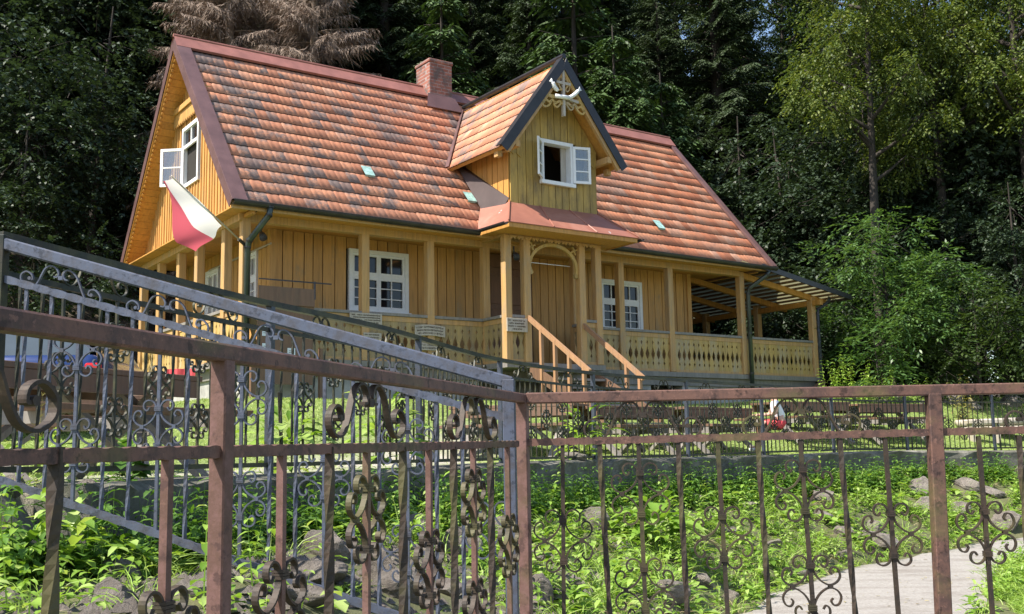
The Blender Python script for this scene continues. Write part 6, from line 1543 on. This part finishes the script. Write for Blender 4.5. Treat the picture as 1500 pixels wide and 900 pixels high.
jt = [(J(0, 0, 0), .095), (J(-.02, 0, .12), .085), (J(-.05, 0, .25), .09), (J(-.07, 0, .33), .05), (J(-.10, 0, .39), .038), (J(-.12, 0, .47), .075), (J(-.125, 0, .535), .07),
      (J(-.02, -.075, -.02), .07), (J(-.34, -.09, -.01), .048), (J(-.36, -.09, -.32), .03), (J(-.42, -.09, -.365), .028), (J(-.50, -.09, -.375), .022),
      (J(-.02, .075, -.02), .07), (J(-.33, .09, -.01), .048), (J(-.30, .09, -.33), .03), (J(-.36, .09, -.365), .028), (J(-.44, .09, -.375), .022),
      (J(-.06, -.12, .31), .040), (J(-.10, -.15, .14), .028), (J(-.28, -.12, .12), .021), (J(-.33, -.11, .125), .022), (J(-.06, .12, .31), .040), (J(-.12, .15, .14), .028), (J(-.29, .10, .13), .021), (J(-.34, .09, .135), .022)]
bn = [(0, 1), (1, 2), (2, 3), (3, 4), (4, 5), (5, 6), (0, 7), (7, 8), (8, 9), (9, 10), (10, 11), (0, 12), (12, 13), (13, 14), (14, 15), (15, 16), (2, 17), (17, 18), (18, 19), (19, 20), (2, 21), (21, 22), (22, 23), (23, 24)]
body_ = skinned('body', jt, bn, MT['skin'], person)
m = MB()
for s, (hx, hy, hz) in ((-1, (-.35, -.11, .125)), (1, (-.36, .09, .135))):
    for k in range(4): b0 = J(hx, hy + (k - 1.5) * .011, hz); m.tube([b0, b0 + Vector((-.03 - .004 * (k % 2), 0, -.004)), b0 + Vector((-.048, 0, -.02))], [.0065, .006, .005], 6)
    b0 = J(hx + .01, hy - s * .02, hz); m.tube([b0, b0 + Vector((-.02, -s * .012, .004)), b0 + Vector((-.035, -s * .012, -.004))], [.007, .0065, .005], 6)
m.build('fingers', MT['skin'], person, True)
skinned('shirt', [(J(0, 0, .04), .108), (J(-.02, 0, .13), .1), (J(-.05, 0, .25), .103), (J(-.065, 0, .32), .058), (J(-.06, -.12, .30), .052), (J(-.08, -.14, .21), .045), (J(-.06, .12, .30), .052), (J(-.08, .14, .21), .045)], [(0, 1), (1, 2), (2, 3), (2, 4), (4, 5), (2, 6), (6, 7)], MT['whitecloth'], person)
skinned('shorts', [(J(0, 0, .03), .11), (J(0, 0, -.01), .1), (J(-.02, -.075, -.015), .085), (J(-.27, -.088, -.01), .068), (J(-.02, .075, -.015), .085), (J(-.27, .088, -.01), .068)], [(0, 1), (1, 2), (2, 3), (1, 4), (4, 5)], MT['redcloth'], person)
skinned('hair', [(J(-.10, 0, .56), .082), (J(-.075, 0, .51), .078), (J(-.055, 0, .45), .05)], [(0, 1), (1, 2)], MT['hair'], person)
for s in (-1, 1): skinned('shoe', [(J(-.35 + .06 * (s > 0), .09 * s, -.375), .036), (J(-.44 + .06 * (s > 0), .09 * s, -.39), .034), (J(-.52 + .06 * (s > 0), .09 * s, -.395), .028)], [(0, 1), (1, 2)], MT['whitecloth'], person)
m = MB()
for s in (-1, 1): m.tube([J(-.196, .03 * s, .505), J(-.20, .03 * s, .505)], .008, 8)
m.build('eyes', MT['hair'], person); m = MB(); m.tube([J(-.19, 0, .495), J(-.21, 0, .478)], [.008, .013], 8); m.build('nose', MT['skin'], person, True); m = MB(); m.tube([J(-.188, -.022, .452), J(-.196, 0, .45), J(-.188, .022, .452)], .005, 6); m.build('mouth', MT['redcloth'], person)
